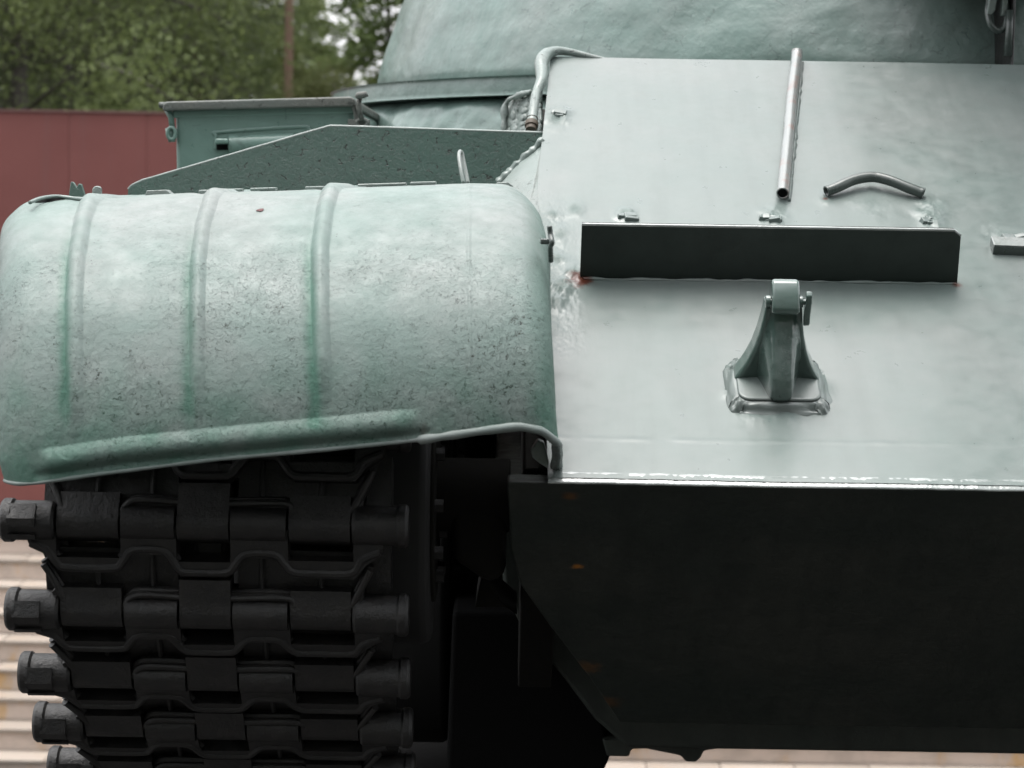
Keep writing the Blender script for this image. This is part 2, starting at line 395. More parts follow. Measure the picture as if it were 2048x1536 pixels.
M_bp = bark('orange_pine_bark', (.19, .115, .08), (.14, .095, .07)); M_bb = bark('dark_bark', (.05, .043, .037), (.08, .072, .065)); 
def leaves_mesh(name, C, L, mat, dirs=None, asp=.5):
    n = len(C)
    a = rng.normal(size=(n, 3)) if dirs is None else dirs
    a /= np.linalg.norm(a, axis=1, keepdims=True)
    b = np.cross(a, rng.normal(size=(n, 3))); b /= np.linalg.norm(b, axis=1, keepdims=True)
    L = L[:, None]
    V = np.stack([C - a * L, C + b * L * asp, C + a * L, C - b * L * asp], 1).reshape(-1, 3)
    me = bpy.data.meshes.new(name); me.vertices.add(len(V)); me.vertices.foreach_set('co', V.ravel())
    me.loops.add(len(V)); me.loops.foreach_set('vertex_index', np.arange(len(V), dtype=np.int32))
    me.polygons.add(n); me.polygons.foreach_set('loop_start', np.arange(0, 4 * n, 4, dtype=np.int32)); me.polygons.foreach_set('loop_total', np.full(n, 4, dtype=np.int32))
    me.update(calc_edges=True); me.materials.append(mat); return me
def tree_proto(kind, H, r, z0, nleaf, seed):
    global rng
    rng = np.random.default_rng(seed); random.seed(seed)
    tr = MB(); limbs = []
    bend = Vector((random.uniform(-.04, .04), random.uniform(-.04, .04), 0)) * H
    trunk = [Vector((0, 0, 0)) + bend * (t * t) + Vector((mnoise.noise(Vector((t * 3, seed, 0))) * .05 * H * .3, 0, 0)) * t + Vector((0, 0, H * t)) for t in np.linspace(0, .97, 10)]
    R0_ = {'birch': .09, 'spruce': .06, 'pine': .05}[kind] * (H / 9) ** .7
    tr.tube(trunk, [R0_ * (1 - .85 * i / 9) for i in range(10)], 9)
    C = []; D = []
    if kind == 'spruce':
        nl = int(H * 14); 
        for i in range(nl):
            t = (i + .5) / nl; z = z0 + (H - z0) * t; rr = r * (1 - t) ** .85 * random.uniform(.75, 1.1) + .05
            ph = i * 2.4 + random.uniform(-.3, .3); d = Vector((math.cos(ph), math.sin(ph), 0)); base = Vector((0, 0, z)) + bend * (z / H) ** 2
            tip = base + d * rr + Vector((0, 0, -.25 * rr)); limbs.append((base, tip))
            k = max(20, int(nleaf / nl * (rr / (r * .5))))
            s_ = rng.random(k) ** .7; P = np.array(base)[None] * (1 - s_[:, None]) + np.array(tip)[None] * s_[:, None]
            P += rng.normal(size=(k, 3)) * np.array([.07, .07, .06]) * (0.4 + rr)
            P[:, 2] -= .12 * rr * s_ ** 2
            C.append(P); D.append(np.array(d)[None] * 1.0 + rng.normal(size=(k, 3)) * .45)
    else:
        nb = {'birch': 46, 'pine': 34}[kind]
        for i in range(nb):
            t = (i + random.random()) / nb; z = z0 + (H * .97 - z0) * t
            prof = math.sin(math.pi * min(1, .22 + .78 * t)) ** .6 if kind == 'birch' else math.sin(math.pi * (.25 + .7 * t)) ** .7
            ln = r * prof * random.uniform(.55, 1.1) + .15
            ph = random.uniform(0, 6.28); up = random.uniform(.1, .6) if kind == 'birch' else random.uniform(-.1, .35)
            base = Vector((0, 0, z)) + bend * (z / H) ** 2
            d = Vector((math.cos(ph), math.sin(ph), up)).normalized(); mid = base + d * ln * .6
            tip = mid + Vector((d.x, d.y, -.25 if kind == 'birch' else .1)).normalized() * ln * .5; limbs.append((base, mid)); limbs.append((mid, tip))
            ncl = 6
            for q in range(ncl):
                f = random.uniform(.25, 1.05); cpt = (base.lerp(mid, f / .55) if f < .55 else mid.lerp(tip, (f - .55) / .45))
                cpt = cpt + Vector((random.gauss(0, .2), random.gauss(0, .2), random.gauss(-.05, .15))) * r * .45
                k = int(nleaf / nb / ncl * random.uniform(.5, 1.5)); sg = random.uniform(.11, .24)
                P = rng.normal(size=(k, 3)) * np.array([sg, sg, sg * (1.5 if kind == 'birch' else .55)]) + np.array(cpt)
                if kind == 'birch': P[:, 2] -= np.abs(rng.normal(size=k)) * .15
                C.append(P); D.append(rng.normal(size=(k, 3)) + np.array([0, 0, -.5 if kind == 'birch' else .4]))
    for (a, b) in limbs: 
        L = (b - a).length; tr.tube([a, a.lerp(b, .5) + Vector((0, 0, .03 * L)), b], [R0_ * .22, R0_ * .15, R0_ * .06], 5)
    C = np.concatenate(C); D = np.concatenate(D)
    keep = C[:, 2] > .1; C = C[keep]; D = D[keep]
    lm = {'birch': M_birch, 'spruce': M_spruce if H > 4 else M_young, 'pine': M_pine}[kind]
    sz = {'birch': (.018, .034), 'spruce': (.03, .055), 'pine': (.04, .07)}[kind]
    me = leaves_mesh('crown', C, rng.uniform(*sz, size=len(C)), lm, D, {'birch': .62, 'spruce': .22, 'pine': .16}[kind])
    tm = link_mesh('trunk', tr.v, tr.f, M_bp if kind == 'pine' else M_bb, smooth=True)
    cr = bpy.data.objects.new('crown', me); COL.objects.link(cr)
    return tm, cr
protos = {
    'birch': [tree_proto('birch', 9, 2.1, .3, 64000, 11), tree_proto('birch', 8, 1.9, .3, 54000, 23)],
    'young_spruce': [tree_proto('spruce', 3.0, .62, .2, 9000, 31)],
    'spruce': [tree_proto('spruce', 10, 1.7, .4, 30000, 41)],
    'pine': [tree_proto('pine', 11, 1.6, 4.2, 16000, 53), tree_proto('pine', 12, 1.7, 6.5, 12000, 61)],
}
used = set()
def plant(kind, px, d, i=0, s_=1.0, rz=0, label='', base_z=TZ):
    tm, cr = protos[kind][i]
    p = Y(px, 200, d); t = empty({'birch': 'birch_tree', 'young_spruce': 'spruce_tree', 'spruce': 'spruce_tree', 'pine': 'pine_tree'}[kind], Vector((p.x, d, base_z)))
    t.scale = (s_, s_, s_); t.rotation_euler = (0, 0, rz)
    for o in (tm, cr):
        c = o if (kind, i, o.name) not in used and o.parent is None else o.copy()
        if c is not o: COL.objects.link(c)
        c.parent = t; c.location = (0, 0, 0)
    tag(t, label, 'tree', {'birch': 'leafy birches behind the fence', 'young_spruce': 'young spruces behind the fence', 'spruce': 'tall spruces behind the fence', 'pine': 'pines behind the fence'}[kind]); return t
L_ = [('birch', 40, 17.5, 0, 1.0, 'bright green birch at the left edge behind the red fence'),
 ('birch', 697, 18.2, 1, .40, 'low yellow green young birch just left of the turret, under the patch of white sky'),
 ('spruce', 262, 24, 0, 1.05, 'broad dark spruce with hanging boughs left of the stowage box'),
 ('birch', 330, 30, 0, 1.1, 'soft green birch above the left end of the box, behind the young spruces'),
 ('young_spruce', 225, 17.0, 0, .98, 'small pointed young spruce rising just above the red fence left of the box'),
 ('young_spruce', 512, 17.6, 0, .90, 'young spruce tip above the middle of the box lid'),
 ('young_spruce', 548, 17.9, 0, .95, 'young spruce tip above the box lid next to the orange trunk'),
 ('young_spruce', 305, 18.1, 0, .92, 'narrow young spruce by the left corner of the box lid'),
 ('pine', 578, 21, 1, .95, 'pine with a straight bare orange trunk above the stowage box'),
 ('spruce', 130, 21, 0, 1.0, 'dark tall spruce right of the bright birch at the left edge'),
 ('spruce', 350, 26, 0, 1.1, 'dark spruce in the middle of the forest above the box'),
 ('spruce', 430, 31, 0, 1.0, 'dark spruce left of the orange trunked pine'),
 ('pine', 400, 28, 0, 1.0, 'pine with dark needles above the middle of the box lid'),
 ('pine', 250, 33, 0, 1.1, 'far dark needled pine left of the box'),
 ('birch', 120, 27, 0, 1.0, 'birch behind the dark tall spruce near the left edge'),
 ('young_spruce', 780, 25, 0, 2.2, 'spruce showing beside the curved left edge of the turret'),
 ('spruce', 60, 30, 0, 1.3, 'far spruce behind the bright birch at the left edge'),
 ('birch', 180, 36, 0, 1.3, 'far birch seen in a gap left of the small spruce'),
 ('spruce', 20, 24, 0, 1.1, 'spruce cut by the left edge of the picture'),
 ('spruce', 400, 36, 0, 1.4, 'distant spruce in the row behind, above the box lid'),
 ('birch', 350, 40, 1, 1.3, 'distant pale birch behind the dark needled pine'),
 ('spruce', 300, 42, 0, 1.6, 'distant spruce over the left end of the box lid'),
 ('young_spruce', 500, 38, 0, 2.4, 'distant spruce behind the tips of the young spruces'),
 ('birch', 100, 42, 1, 1.7, 'distant birch between the two spruces at left'),
 ('spruce', 930, 33, 0, 1.2, 'distant spruce mostly hidden behind the turret'),
 ('young_spruce', 640, 30, 0, 1.35, 'low spruce between the orange trunk and the young birch'),
 ('young_spruce', 712, 27, 0, 1.3, 'low spruce behind the yellow green young birch'),
 ('young_spruce', 575, 34, 0, 2.3, 'spruce right behind the bare orange trunk'),
 ('young_spruce', 618, 33, 0, 1.7, 'slim distant spruce at the left side of the white sky gap'),
 ('young_spruce', 610, 23, 0, 1.25, 'spruce just right of the orange trunk')]
for k, (kd, px, d, i, s_, lb) in enumerate(L_): plant(kd, px, d, i, s_, k * 1.7 + .3, lb)
# trees to both sides, outside the frame, so the wood goes on
for k in range(14):
    px = random.choice([random.uniform(-1500, -60), random.uniform(1350, 3400)])
    kd = random.choice(['birch', 'spruce']); t = plant(kd, px, random.uniform(18, 34), 0, random.uniform(.9, 1.3), k, '%s of the same wood standing outside the picture' % kd)
    t['group'] = ('birches' if kd == 'birch' else 'spruces') + ' of the wood outside the picture'
# unseen wood behind the photographer, made tall and dense to shade front-facing surfaces
for k in range(26):
    t = plant('spruce', 1024, 20, 0, random.uniform(1.3, 1.6), k * 1.1, 'dark spruce of the unseen wood behind the photographer, enlarged to shade the tank front'); t['group'] = 'unseen spruces behind the photographer, enlarged to shade the tank front'
    t.location = (-16 + 32 * (k % 13) / 12 + 1.3 * (k // 13) + random.uniform(-.5, .5), -5.6 - 2.6 * (k // 13) + random.uniform(-.6, .6), GZ)

# ------------------------------------------------------------------ tank
tank = empty('tank', T0); tag(tank, 'old green painted battle tank seen close up, its corner fender, track and sloping front plate', 'tank')

# concrete plinths under the tracks
for (x0, x1, lb) in ((-.82, -.02, 'concrete support beam under the near left track of the tank'), (2.16, 2.96, 'concrete support beam under the tank at the far right')):
    o = box_obj('plinth', M_dconc, x0, x1, 3.9, 7.6, GZ, .36, bevel=.02); tag(o, lb, 'plinth')

# --- glacis -----------------------------------------------------------
lumps = [(1118, 228, 26, .010), (1112, 238, 40, .004), (1250, 430, 24, .009), (1545, 436, 30, .008), (1862, 436, 34, .009), (2010, 475, 45, .005),
         (1122, 575, 30, .012), (1150, 548, 26, .008), (1116, 520, 22, .006), (1120, 470, 24, .004), (1150, 420, 30, .003), (1112, 610, 22, .006), (1105, 430, 22, .005), (1880, 415, 30, .0035),
         (1500, 822, 30, .003), (1580, 826, 30, .0035), (1462, 790, 20, .003), (1650, 780, 20, .003), (1540, 838, 18, .002), (1650, 400, 20, .003), (1740, 398, 60, .002), (1850, 405, 22, .004)]
nu, nv = 620, 420
xs = np.concatenate([np.linspace(0, 1, 520) * .98, np.linspace(.99, 1, 4)])
xs = np.linspace(0, 1, nu)
tl, bl = G(1100, 115), G(1108, 955); 
left_pts = [G(1101, 115), G(1098, 150), G(1086, 262), G(1077, 340), G(1076, 390), G(1080, 450), G(1088, 700), G(1096, 955)]
lt = [((p - NOSE).dot(GE2), p.x) for p in left_pts][::-1]
s_top = (G(1300, 117) - NOSE).dot(GE2); xR = 1.94
P = np.zeros((nv, nu, 3)); WORN = np.zeros((nv, nu)); GREEN = np.zeros((nv, nu))
su = np.linspace(0, 1, nu)
xvis = G(2090, 700).x
# dense where visible
ux = np.concatenate([np.linspace(0, .93, nu - 30), np.linspace(.935, 1, 30)])
sv = np.linspace(0, 1, nv)
LU = [((G(a, b) - NOSE).dot(GE2), G(a, b).x, r_ / 1250, h) for a, b, r_, h in lumps]
def right_of(u, xl): return xl + (xvis - xl) * u / .93 if u <= .93 else xvis + (xR - xvis) * (u - .93) / .07
for j in range(nv):
    t = s_top * sv[j]; xl = lerp_tab(t, lt)
    for i in range(nu):
        x = right_of(ux[i], xl); h = 0
        p = NOSE + GE2 * t; p = Vector((x, p.y, p.z))
        h += .0012 * mnoise.noise(Vector((x * 4, t * 4, 0)))
        w_ = 0
        for (tt, xx, r_, hh) in LU:
            dx = (x - xx); dt = (t - tt) * .62
            if abs(dx) < 2 * r_ and abs(dt) < 2 * r_:
                g_ = math.exp(-(dx * dx + dt * dt) / (r_ * r_) * 1.6)
                h += .8 * hh * g_ * (.75 + .9 * mnoise.noise(Vector((x * 48, t * 40, 3))) + .22 * mnoise.noise(Vector((x * 150, t * 130, 9)))); w_ = max(w_, g_)
        # weld zone beside the fender
        e = x - xl
        if e < .09 and t < s_top * .62:
            k = max(0, 1 - e / .075) ; wz = k * max(0, min(1, (t - s_top * .2) / .1)) * max(0, min(1, (s_top * .62 - t) / .1))
            h += .0013 * wz * (mnoise.noise(Vector((x * 50, t * 34, 7))) + .8 * mnoise.noise(Vector((x * 140, t * 110, 1))) + .5 * mnoise.noise(Vector((x * 300, t * 240, 1)))); w_ = max(w_, wz * .8)
        # weld seam above the nose
        sm = math.exp(-((t - .095 - .0015 * mnoise.noise(Vector((x * 9, 0, 0)))) / .0045) ** 2); h += .0006 * sm * (.6 + 1.2 * mnoise.noise(Vector((x * 25, 0, 5))))
        if t < .012: h += .0006 * mnoise.noise(Vector((x * 40, t * 30, 2)))
        # rounded nose and sides
        rr = .012
        if False: h -= (rr - math.sqrt(max(0, rr * rr - (rr - t) ** 2))) * .5
        P[j, i] = p + GN * h
        WORN[j, i] = max(w_, .16 + .25 * max(0, mnoise.noise(Vector((x * 5, t * 3, 2))))); GREEN[j, i] = max(w_ * .25, 0)
o = grid_obj('upper_front_plate', P, M_glacis, tank, attrs={'worn': WORN, 'green': GREEN, 'chip': WORN * .0})
TL = Vector(P[-1, 0]); 
# glacis body below the skin (thickness)
m = MB(); th = Vector((0, .16, 0))
pl_ = [Vector(P[0, 0]), Vector(P[nv // 2, 0]), Vector(P[-1, 0]), Vector(P[-1, -1]), Vector(P[0, -1])]
pl_ = [q - GN * .0035 + Vector((0, .004 if k_ in (0, 4) else 0, .004 if k_ in (0, 4) else 0)) for k_, q in enumerate(pl_)]
m.prism(pl_, th); m.build('plate_edge', M_grey, tank, bevel=.004)
# nose bevel, its white highlight put into a paler gloss paint
Ps = np.zeros((9, nu, 3))
for i in range(nu):
    q = Vector(P[0, i]); n1 = mnoise.noise(q * 35); n2 = mnoise.noise(q * 130); n3 = mnoise.noise(Vector((q.x * 200, 3, 0)))
    prof_ = [(.018, .0085), (.0105 + .0008 * n2, .0062), (.006, .0032 + .0004 * n3), (.001, -.0008 + .0005 * n2), (-.0035, -.0042 + .0005 * n3), (-.0055, -.0062 - .0006 * n1), (-.0048, -.0080 - .0006 * n1), (.000, -.0092), (.010, -.0095)]
    for k_, (a_, b_) in enumerate(prof_): Ps[k_, i] = (q.x, q.y + a_ + .0004 * mnoise.noise(Vector((q.x * 160, k_, 0))), q.z + b_)
grid_obj('nose_bevel_highlight', Ps, M_highlight, tank)

# --- lower front plate --------------------------------------------------
lpts = [(1014, 951), (1022, 1100), (1040, 1168), (1100, 1252), (1180, 1356), (1240, 1445)]
L3 = [lw(*p) for p in lpts]; yb = L3[-1]
L3[0] = lw(1014, 960); t_ = (NOSE.z - .0075 - L3[1].z) / (L3[0].z - L3[1].z); L3[0] = L3[1].lerp(L3[0], t_)
ptsL = L3 + [Vector((1.94 - .1 - (L3[-1].x - .1), yb.y, yb.z))] + [Vector((1.94 - (q.x - .06), q.y, q.z)) for q in L3[::-1][1:]]
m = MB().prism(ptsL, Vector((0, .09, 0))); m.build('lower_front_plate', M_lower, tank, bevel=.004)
# hull tub behind it
tub = [(985, 960), (1000, 1100), (1008, 1180), (1040, 1250), (1130, 1360), (1190, 1440), (1255, 1497)]
T3 = [Y(a, b, 3.92) for a, b in tub]
T3 = T3 + [Vector((1.94 - (q.x - .06), q.y, q.z)) for q in T3[::-1]]
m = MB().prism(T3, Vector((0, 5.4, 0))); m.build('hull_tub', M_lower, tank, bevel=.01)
m = MB().aabb(.10, 1.84, 4.25, 9.3, .75, 1.80); m.build('hull_body', M_green, tank)
# hull side seen beside the top of the sloping plate
m = MB()
m.prism([Y(1087, 270, 3.90), Y(1100, 258, 3.93), Y(1079, 450, 3.62), Y(1050, 440, 3.66), Y(985, 385, 3.82)], Vector((.03, .12, 0)))
m.build('side_gusset', M_grey, tank, bevel=.003)
bead = smooth_path([Y(1086, 278, 3.868), Y(1062, 305, 3.866), Y(1040, 325, 3.864), Y(1020, 345, 3.862), Y(996, 366, 3.86)], 12)
m = MB().tube(bead, [.007 * (1 + .55 * mnoise.noise(q * 110)) for q in bead], 10, jit=.5); m.build('weld_bead', M_grey, tank, smooth=True)

# --- splash board --------------------------------------------------------
A, B = G(1160, 556), G(1915, 566)
def h_for(base, py):
    lo, hi = 0, .4
    for _ in range(40):
        h = (lo + hi) / 2; q = base + GN * h - CAM; yy = 768 - FPX * q.dot(U) / q.dot(F0)
        if yy > py: lo = h
        else: hi = h
    return h
hA, hB = h_for(A, 451), h_for(B, 463)
C_ = B - GE1 * .018 + GN * hB; D_ = B - GE1 * .006 + GN * (hB - .010)
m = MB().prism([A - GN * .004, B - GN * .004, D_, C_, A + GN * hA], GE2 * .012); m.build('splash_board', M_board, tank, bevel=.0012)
er = [(A + GN * hA).lerp(C_, t) + GE2 * .004 for t in np.linspace(0, 1, 60)] + [D_ + GE2 * .004]
m = MB().tube([q for q in er], [.0024 * (1 + .2 * mnoise.noise(q * 60)) for q in er], 8); m.build('board_rim_highlight', M_highlight, tank, smooth=True)  # pale bead paints the lit top edge of the board
# lower weld of the board
bl_ = [A.lerp(B, t) - GE2 * .003 for t in np.linspace(.005, .995, 120)]
m = MB().tube(bl_, [.0030 * (1 + .9 * mnoise.noise(q * 45)) for q in bl_], 8); m.build('weld_bead', M_glacis, tank, smooth=True)

# --- tubes on the plate ----------------------------------------------------
def on(px, py, h): return G(px, py) + GN * h
pp = smooth_path([on(1564, 401, .014), on(1567, 370, .013), on(1572, 320, .013), on(1577, 270, .014), on(1583, 200, .013), on(1589, 150, .014), on(1592, 128, .016), on(1592, 122, .02)], 7)
rr = [.0108 + .0008 * mnoise.noise(q * 30) for q in pp]
for i, q in enumerate(pp):
    if 17 < i < 22: rr[i] *= .93
m = MB().tube(pp, rr, 20, hollow=.82); m.build('conduit_pipe', M_tube, tank, smooth=True)
e0 = pp[0]; dr = (pp[1] - pp[0]).normalized()
m = MB().tube([e0 + dr * .002, e0 + dr * .006], .0095, 20); m.build('pipe_plug', M_dark, tank)
wl = [on(1572 + 4 + (x_ * 26), 402 - x_ * 275, .0015) + GE1 * .002 for x_ in np.linspace(0, 1, 60)]
m = MB().tube(wl, [.0035 * (1 + .9 * mnoise.noise(q * 60)) for q in wl], 8); m.build('weld_bead', M_glacis, tank, smooth=True)
pp = smooth_path([on(1651, 393, .010), on(1672, 388, .013), on(1700, 379, .017), on(1728, 374, .019), (on(1752, 374, .019)), on(1782, 381, .018), on(1815, 390, .014), on(1846, 397, .010)], 5)
rr = [.0092 * (1.0 + .04 * mnoise.noise(q * 30)) for q in pp]; rr[0] *= 1.05; rr[-1] *= 1.1
m = MB().tube(pp, rr, 18, hollow=.8); m.build('bent_handle', M_bt, tank, smooth=True)
wl = [q - GN * .010 - GE2 * .004 for q in pp[3:]]
# right-hand bracket
a, b = G(1985, 510), G(2130, 516)
m = MB(); m.prism([a, b, b + GN * .017, a + GN * .017], GE2 * .030); m.build('bracket', M_bt, tank, bevel=.0015)  # shade on the front face is in its dark paint
m = MB(); m.prism([q + GE2 * .001 + GN * .0172 for q in (a, b)] + [q + GE2 * .029 + GN * .0172 for q in (b, a)], GN * .0022); m.build('bracket_top_highlight', M_highlight, tank, bevel=.001)  # pale sheet paints the light on the bracket's top
# cut-off welded tabs
for (px, py, wd, an) in ((1252, 436, 22, .15), (1540, 442, 30, -.1), (1858, 443, 24, .3), (1116, 232, 20, -.2), (2020, 478, 40, .1)):
    mb = MB(); c0 = G(px, py)
    for k in range(6):
        ax = (GE1 * math.cos(an) + GE2 * math.sin(an)); ay = GN.cross(ax)
        cc = c0 + ax * random.uniform(-.5, .5) * wd / 1250 + ay * random.uniform(-.008, .008)
        az = (GN + ax * random.uniform(-.35, .35) + ay * random.uniform(-.3, .3)).normalized(); bx = (ax - az * ax.dot(az)).normalized(); by = az.cross(bx)
        mb.box(cc, bx, by, az, random.uniform(.006, .013), random.uniform(.004, .009), random.uniform(.004, .009))
    mb.build('weld_scar', M_glacis, tank, bevel=.0018)

# --- tow hook ---------------------------------------------------------------
hk = empty('tow_hook', G(1553, 775), tank)
def sub(mb, name, mat, **k):
    o = mb.build(name, mat, tank, origin=G(1553, 775), **k); o.parent = hk; o.location = (0, 0, 0); return o
HO = G(1553, 775)
def hk_p(a, b, c): return HO + GE1 * a + GE2 * b + GN * c
def rrect(hx, hy, r, n=5):
    o = []
    for (sx, sy, a0) in ((1, 1, 0), (-1, 1, 90), (-1, -1, 180), (1, -1, 270)):
        for k in range(n + 1):
            a = rad(a0 + 90 * k / n); o.append((sx * (hx - r) + r * math.cos(a), sy * (hy - r) + r * math.sin(a)))
    return o
m = MB().prism([hk_p(a, b, .002) for a, b in rrect(.062, .054, .018)], GN * .015); sub(m, 'base_plate', M_glacis, bevel=.0035, bseg=3)
ring = [hk_p(a, b, 0) for a, b in rrect(.064, .056, .020, 8)]; ring = smooth_path(ring + [ring[0]], 5)
Pk = np.zeros((9, len(ring), 3)); cen = hk_p(0, 0, 0)
for i, q in enumerate(ring):
    e = q - cen
    if i == len(ring) - 1: e = ring[0] - cen
    b_ = cen + e
    for k_ in range(9):
        s0 = k_ / 8; n1 = mnoise.noise(b_ * 45); n2 = mnoise.noise(b_ * 130 + Vector((0, 0, k_ * .35)))
        Pk[k_, i] = cen + e * (.96 + (.30 + .10 * n1 + .05 * n2) * s0) - GE2 * .003 + GN * (.0135 * (1 - s0 ** 1.5) + (.0060 * n1 + .0070 * n2 + .0036 * mnoise.noise(b_ * 260 + Vector((0, k_ * .8, 0)))) * math.sin(s0 * 3.14) - .003 * s0)
o = grid_obj('weld_bead', Pk, M_glacis, tank, origin=tuple(G(1553, 775))); o.parent = hk; o.location = (0, 0, 0)
# one flared casting: a rounded rib in the middle running out into thin side fins
BF = [(.010, -.050), (.022, -.058), (.036, -.059), (.05, -.053), (.06, -.046), (.072, -.037), (.088, -.024), (.105, -.012), (.12, -.002), (.13, .003), (.140, .006)]
WF = [(.010, .062), (.016, .059), (.028, .052), (.045, .044), (.065, .037), (.09, .031), (.115, .027), (.140, .024)]
cs = np.linspace(.010, .140, 60); Ph = np.zeros((60, 91, 3))
for j, c in enumerate(cs):
    bf = lerp_tab(c, BF); w0 = lerp_tab(c, WF)
    for i in range(91):
        if i < 10: a = w0; b = .034 - (.034 - .008) * i / 9
        elif i > 80: a = -w0; b = .008 + (.034 - .008) * (i - 81) / 9
        else:
            a = w0 * (1 - 2 * (i - 10) / 70); q = min(1, max(0, (abs(a) - .011) / .020)); q = q * q * (3 - 2 * q)
            b = (bf + 7.0 * max(0, abs(a) - .004) ** 2 * 4) * (1 - q) + (.006 - .004 * (abs(a) / w0) ** 3) * q
        p_ = hk_p(a, b, c); n_ = mnoise.noise(p_ * 60) * .0008 + mnoise.noise(p_ * 170) * .0004
        Ph[j, i] = p_ - GE2 * n_
o = grid_obj('hook_body', Ph, M_hook, tank, solid=.006, origin=tuple(G(1553, 775))); o.parent = hk; o.location = (0, 0, 0)
o.modifiers['solid'].offset = 0
m = MB().prism([hk_p(-.0205, b, c) for b, c in [(.010, .128), (.004, .136), (-.012, .139), (-.019, .145), (-.017, .154), (-.005, .168), (.010, .178), (.020, .180), (.034, .172), (.038, .150), (.038, .128)]], GE1 * .041); sub(m, 'hook_head', M_hook, bevel=.007, bseg=3)
m = MB().tube([hk_p(-.026, .006, .150), hk_p(.040, .006, .150)], .0042, 12); m.tube([hk_p(-.0285, .006, .150), hk_p(-.021, .006, .150)], .009, 14); m.tube([hk_p(.021, .006, .150), hk_p(.0265, .006, .150)], .009, 14)
sub(m, 'latch_pin', M_hook, smooth=False, bevel=.001)
lat = [(-.006, .168), (.002, .172), (.006, .162), (.010, .142), (.006, .124), (-.004, .114), (-.010, .120), (-.007, .134), (-.009, .156)]
m = MB().prism([hk_p(.029, b, c) for b, c in lat], GE1 * .009); sub(m, 'latch_lever', M_hook, bevel=.002)

# --- front fender -----------------------------------------------------------
top_tab = [(0, 402), (60, 401), (100, 400), (150, 397), (230, 398), (300, 391), (430, 386), (560, 381), (660, 376), (800, 371), (940, 366), (1010, 369), (1060, 384), (1100, 398)]
bot_tab = [(0, 956), (15, 964), (40, 968), (75, 966), (180, 950), (420, 920), (640, 900), (840, 880), (960, 862), (1040, 852), (1085, 862), (1110, 885), (1120, 900)]
FNU, FNV = 640, 380
# u: left flange | left corner | face | right corner | right flange
ua = []
for k in range(10): ua.append(('LF', 1 - k / 10))
for k in range(40): ua.append(('LC', 1 - k / 40))
for k in range(FNU - 130): ua.append(('F', k / (FNU - 131)))
for k in range(1, 61): ua.append(('RC', k / 60))
for k in range(1, 21): ua.append(('RF', k / 20))
nu = len(ua); rows = [(-.35 * (1 - k / 12)) for k in range(12)] + list(np.linspace(0, 1, FNV))
nv = len(rows); PF = np.zeros((nv, nu, 3)); PX = np.zeros((nv, nu)); PY = np.zeros((nv, nu)); YC = np.zeros((nv, nu))
xl_tab = [(0, 72), (.06, 64), (.2, 60), (.6, 56), (1, 60)]; xr_tab = [(0, 1005), (.15, 1024), (.3, 1034), (.6, 1046), (1, 1060)]
xL_tab = [(0, 58), (.04, 24), (.12, 0), (.22, -5), (.5, -8), (.85, -8), (.95, -4), (1, 8)]; xR_tab = [(0, 1066), (.12, 1086), (.3, 1098), (.5, 1100), (.75, 1104), (.9, 1108), (1, 1113)]
for j, v in enumerate(rows):
    vv = max(0, v); t = math.pi / 2 * vv * 1.02; 
    for i, (kd, q) in enumerate(ua):
        xl = lerp_tab(vv, xl_tab); xr = lerp_tab(vv, xr_tab); xL = lerp_tab(vv, xL_tab); xRr = lerp_tab(vv, xR_tab)
        dy = 0; dY = 0
        if kd == 'F': px = xl + (xr - xl) * q
        elif kd == 'LC': a = q * math.pi / 2; px = xl - (xl - xL) * math.sin(a); dy = 62 * (1 - math.cos(a)); dY = .045 * (1 - math.cos(a))
        elif kd == 'LF': px = xL + 4 * q; dy = 62 + 14 * q; dY = .045 + .03 * q
        elif kd == 'RC': a = q * math.pi / 2; px = xr + (xRr - xr) * math.sin(a); dy = 42 * (1 - math.cos(a)); dY = .05 * (1 - math.cos(a))
        else: px = xRr + 3 * q * (0 if vv < .2 else 1); dy = 42 + 18 * q; dY = .05 + .14 * q
        tp = lerp_tab(px, top_tab) + dy; bt = lerp_tab(px, bot_tab)
        if kd in ('RF',): bt += 42 * q
        py = tp + (bt - tp) * (1 - math.cos(t)) ** .94 / (1 - math.cos(math.pi / 2 * 1.02)) ** .94
        Yd = 3.26 - .42 * math.sin(t) + dY * (.4 + .6 * min(1, vv * 3))
        p = Y(px, py, Yd)
        if v < 0: p = p + Vector((0, -v * 1.9, -.004 * (-v)))
        PF[j, i] = p; PX[j, i] = px; PY[j, i] = py
for _ in range(40):
    PF[:, 3:-3] = (PF[:, 2:-4] + 2 * PF[:, 3:-3] + PF[:, 4:-2]) / 4
N = grid_normals(PF)
# outward = toward camera
if N[nv // 2, nu // 2, 1] > 0: N = -N
def seg_dist(px, py, path):
    d = np.full(px.shape, 1e9); side = np.zeros(px.shape); tt = np.zeros(px.shape); n = len(path) - 1
    for k in range(n):
        a = np.array(path[k], float); b = np.array(path[k + 1], float); ab = b - a
        t = np.clip(((px - a[0]) * ab[0] + (py - a[1]) * ab[1]) / (ab @ ab), 0, 1)
        dx = px - (a[0] + t * ab[0]); dy_ = py - (a[1] + t * ab[1]); dd = np.hypot(dx, dy_); m = dd < d
        d = np.where(m, dd, d); side = np.where(m, dx, side); tt = np.where(m, (k + t) / n, tt)
    return d, side, tt
ribs = [([(200, 385), (180, 400), (165, 440), (153, 520), (148, 600), (148, 700), (150, 858)], 12.5, .0085),
        ([(445, 370), (425, 390), (405, 450), (396, 520), (394, 620), (396, 822)], 11, .0078),
        ([(680, 358), (662, 376), (650, 420), (640, 500), (641, 620), (648, 790)], 12.5, .0102)]
disp = np.zeros((nv, nu)); green = np.zeros((nv, nu)); chip = np.zeros((nv, nu))
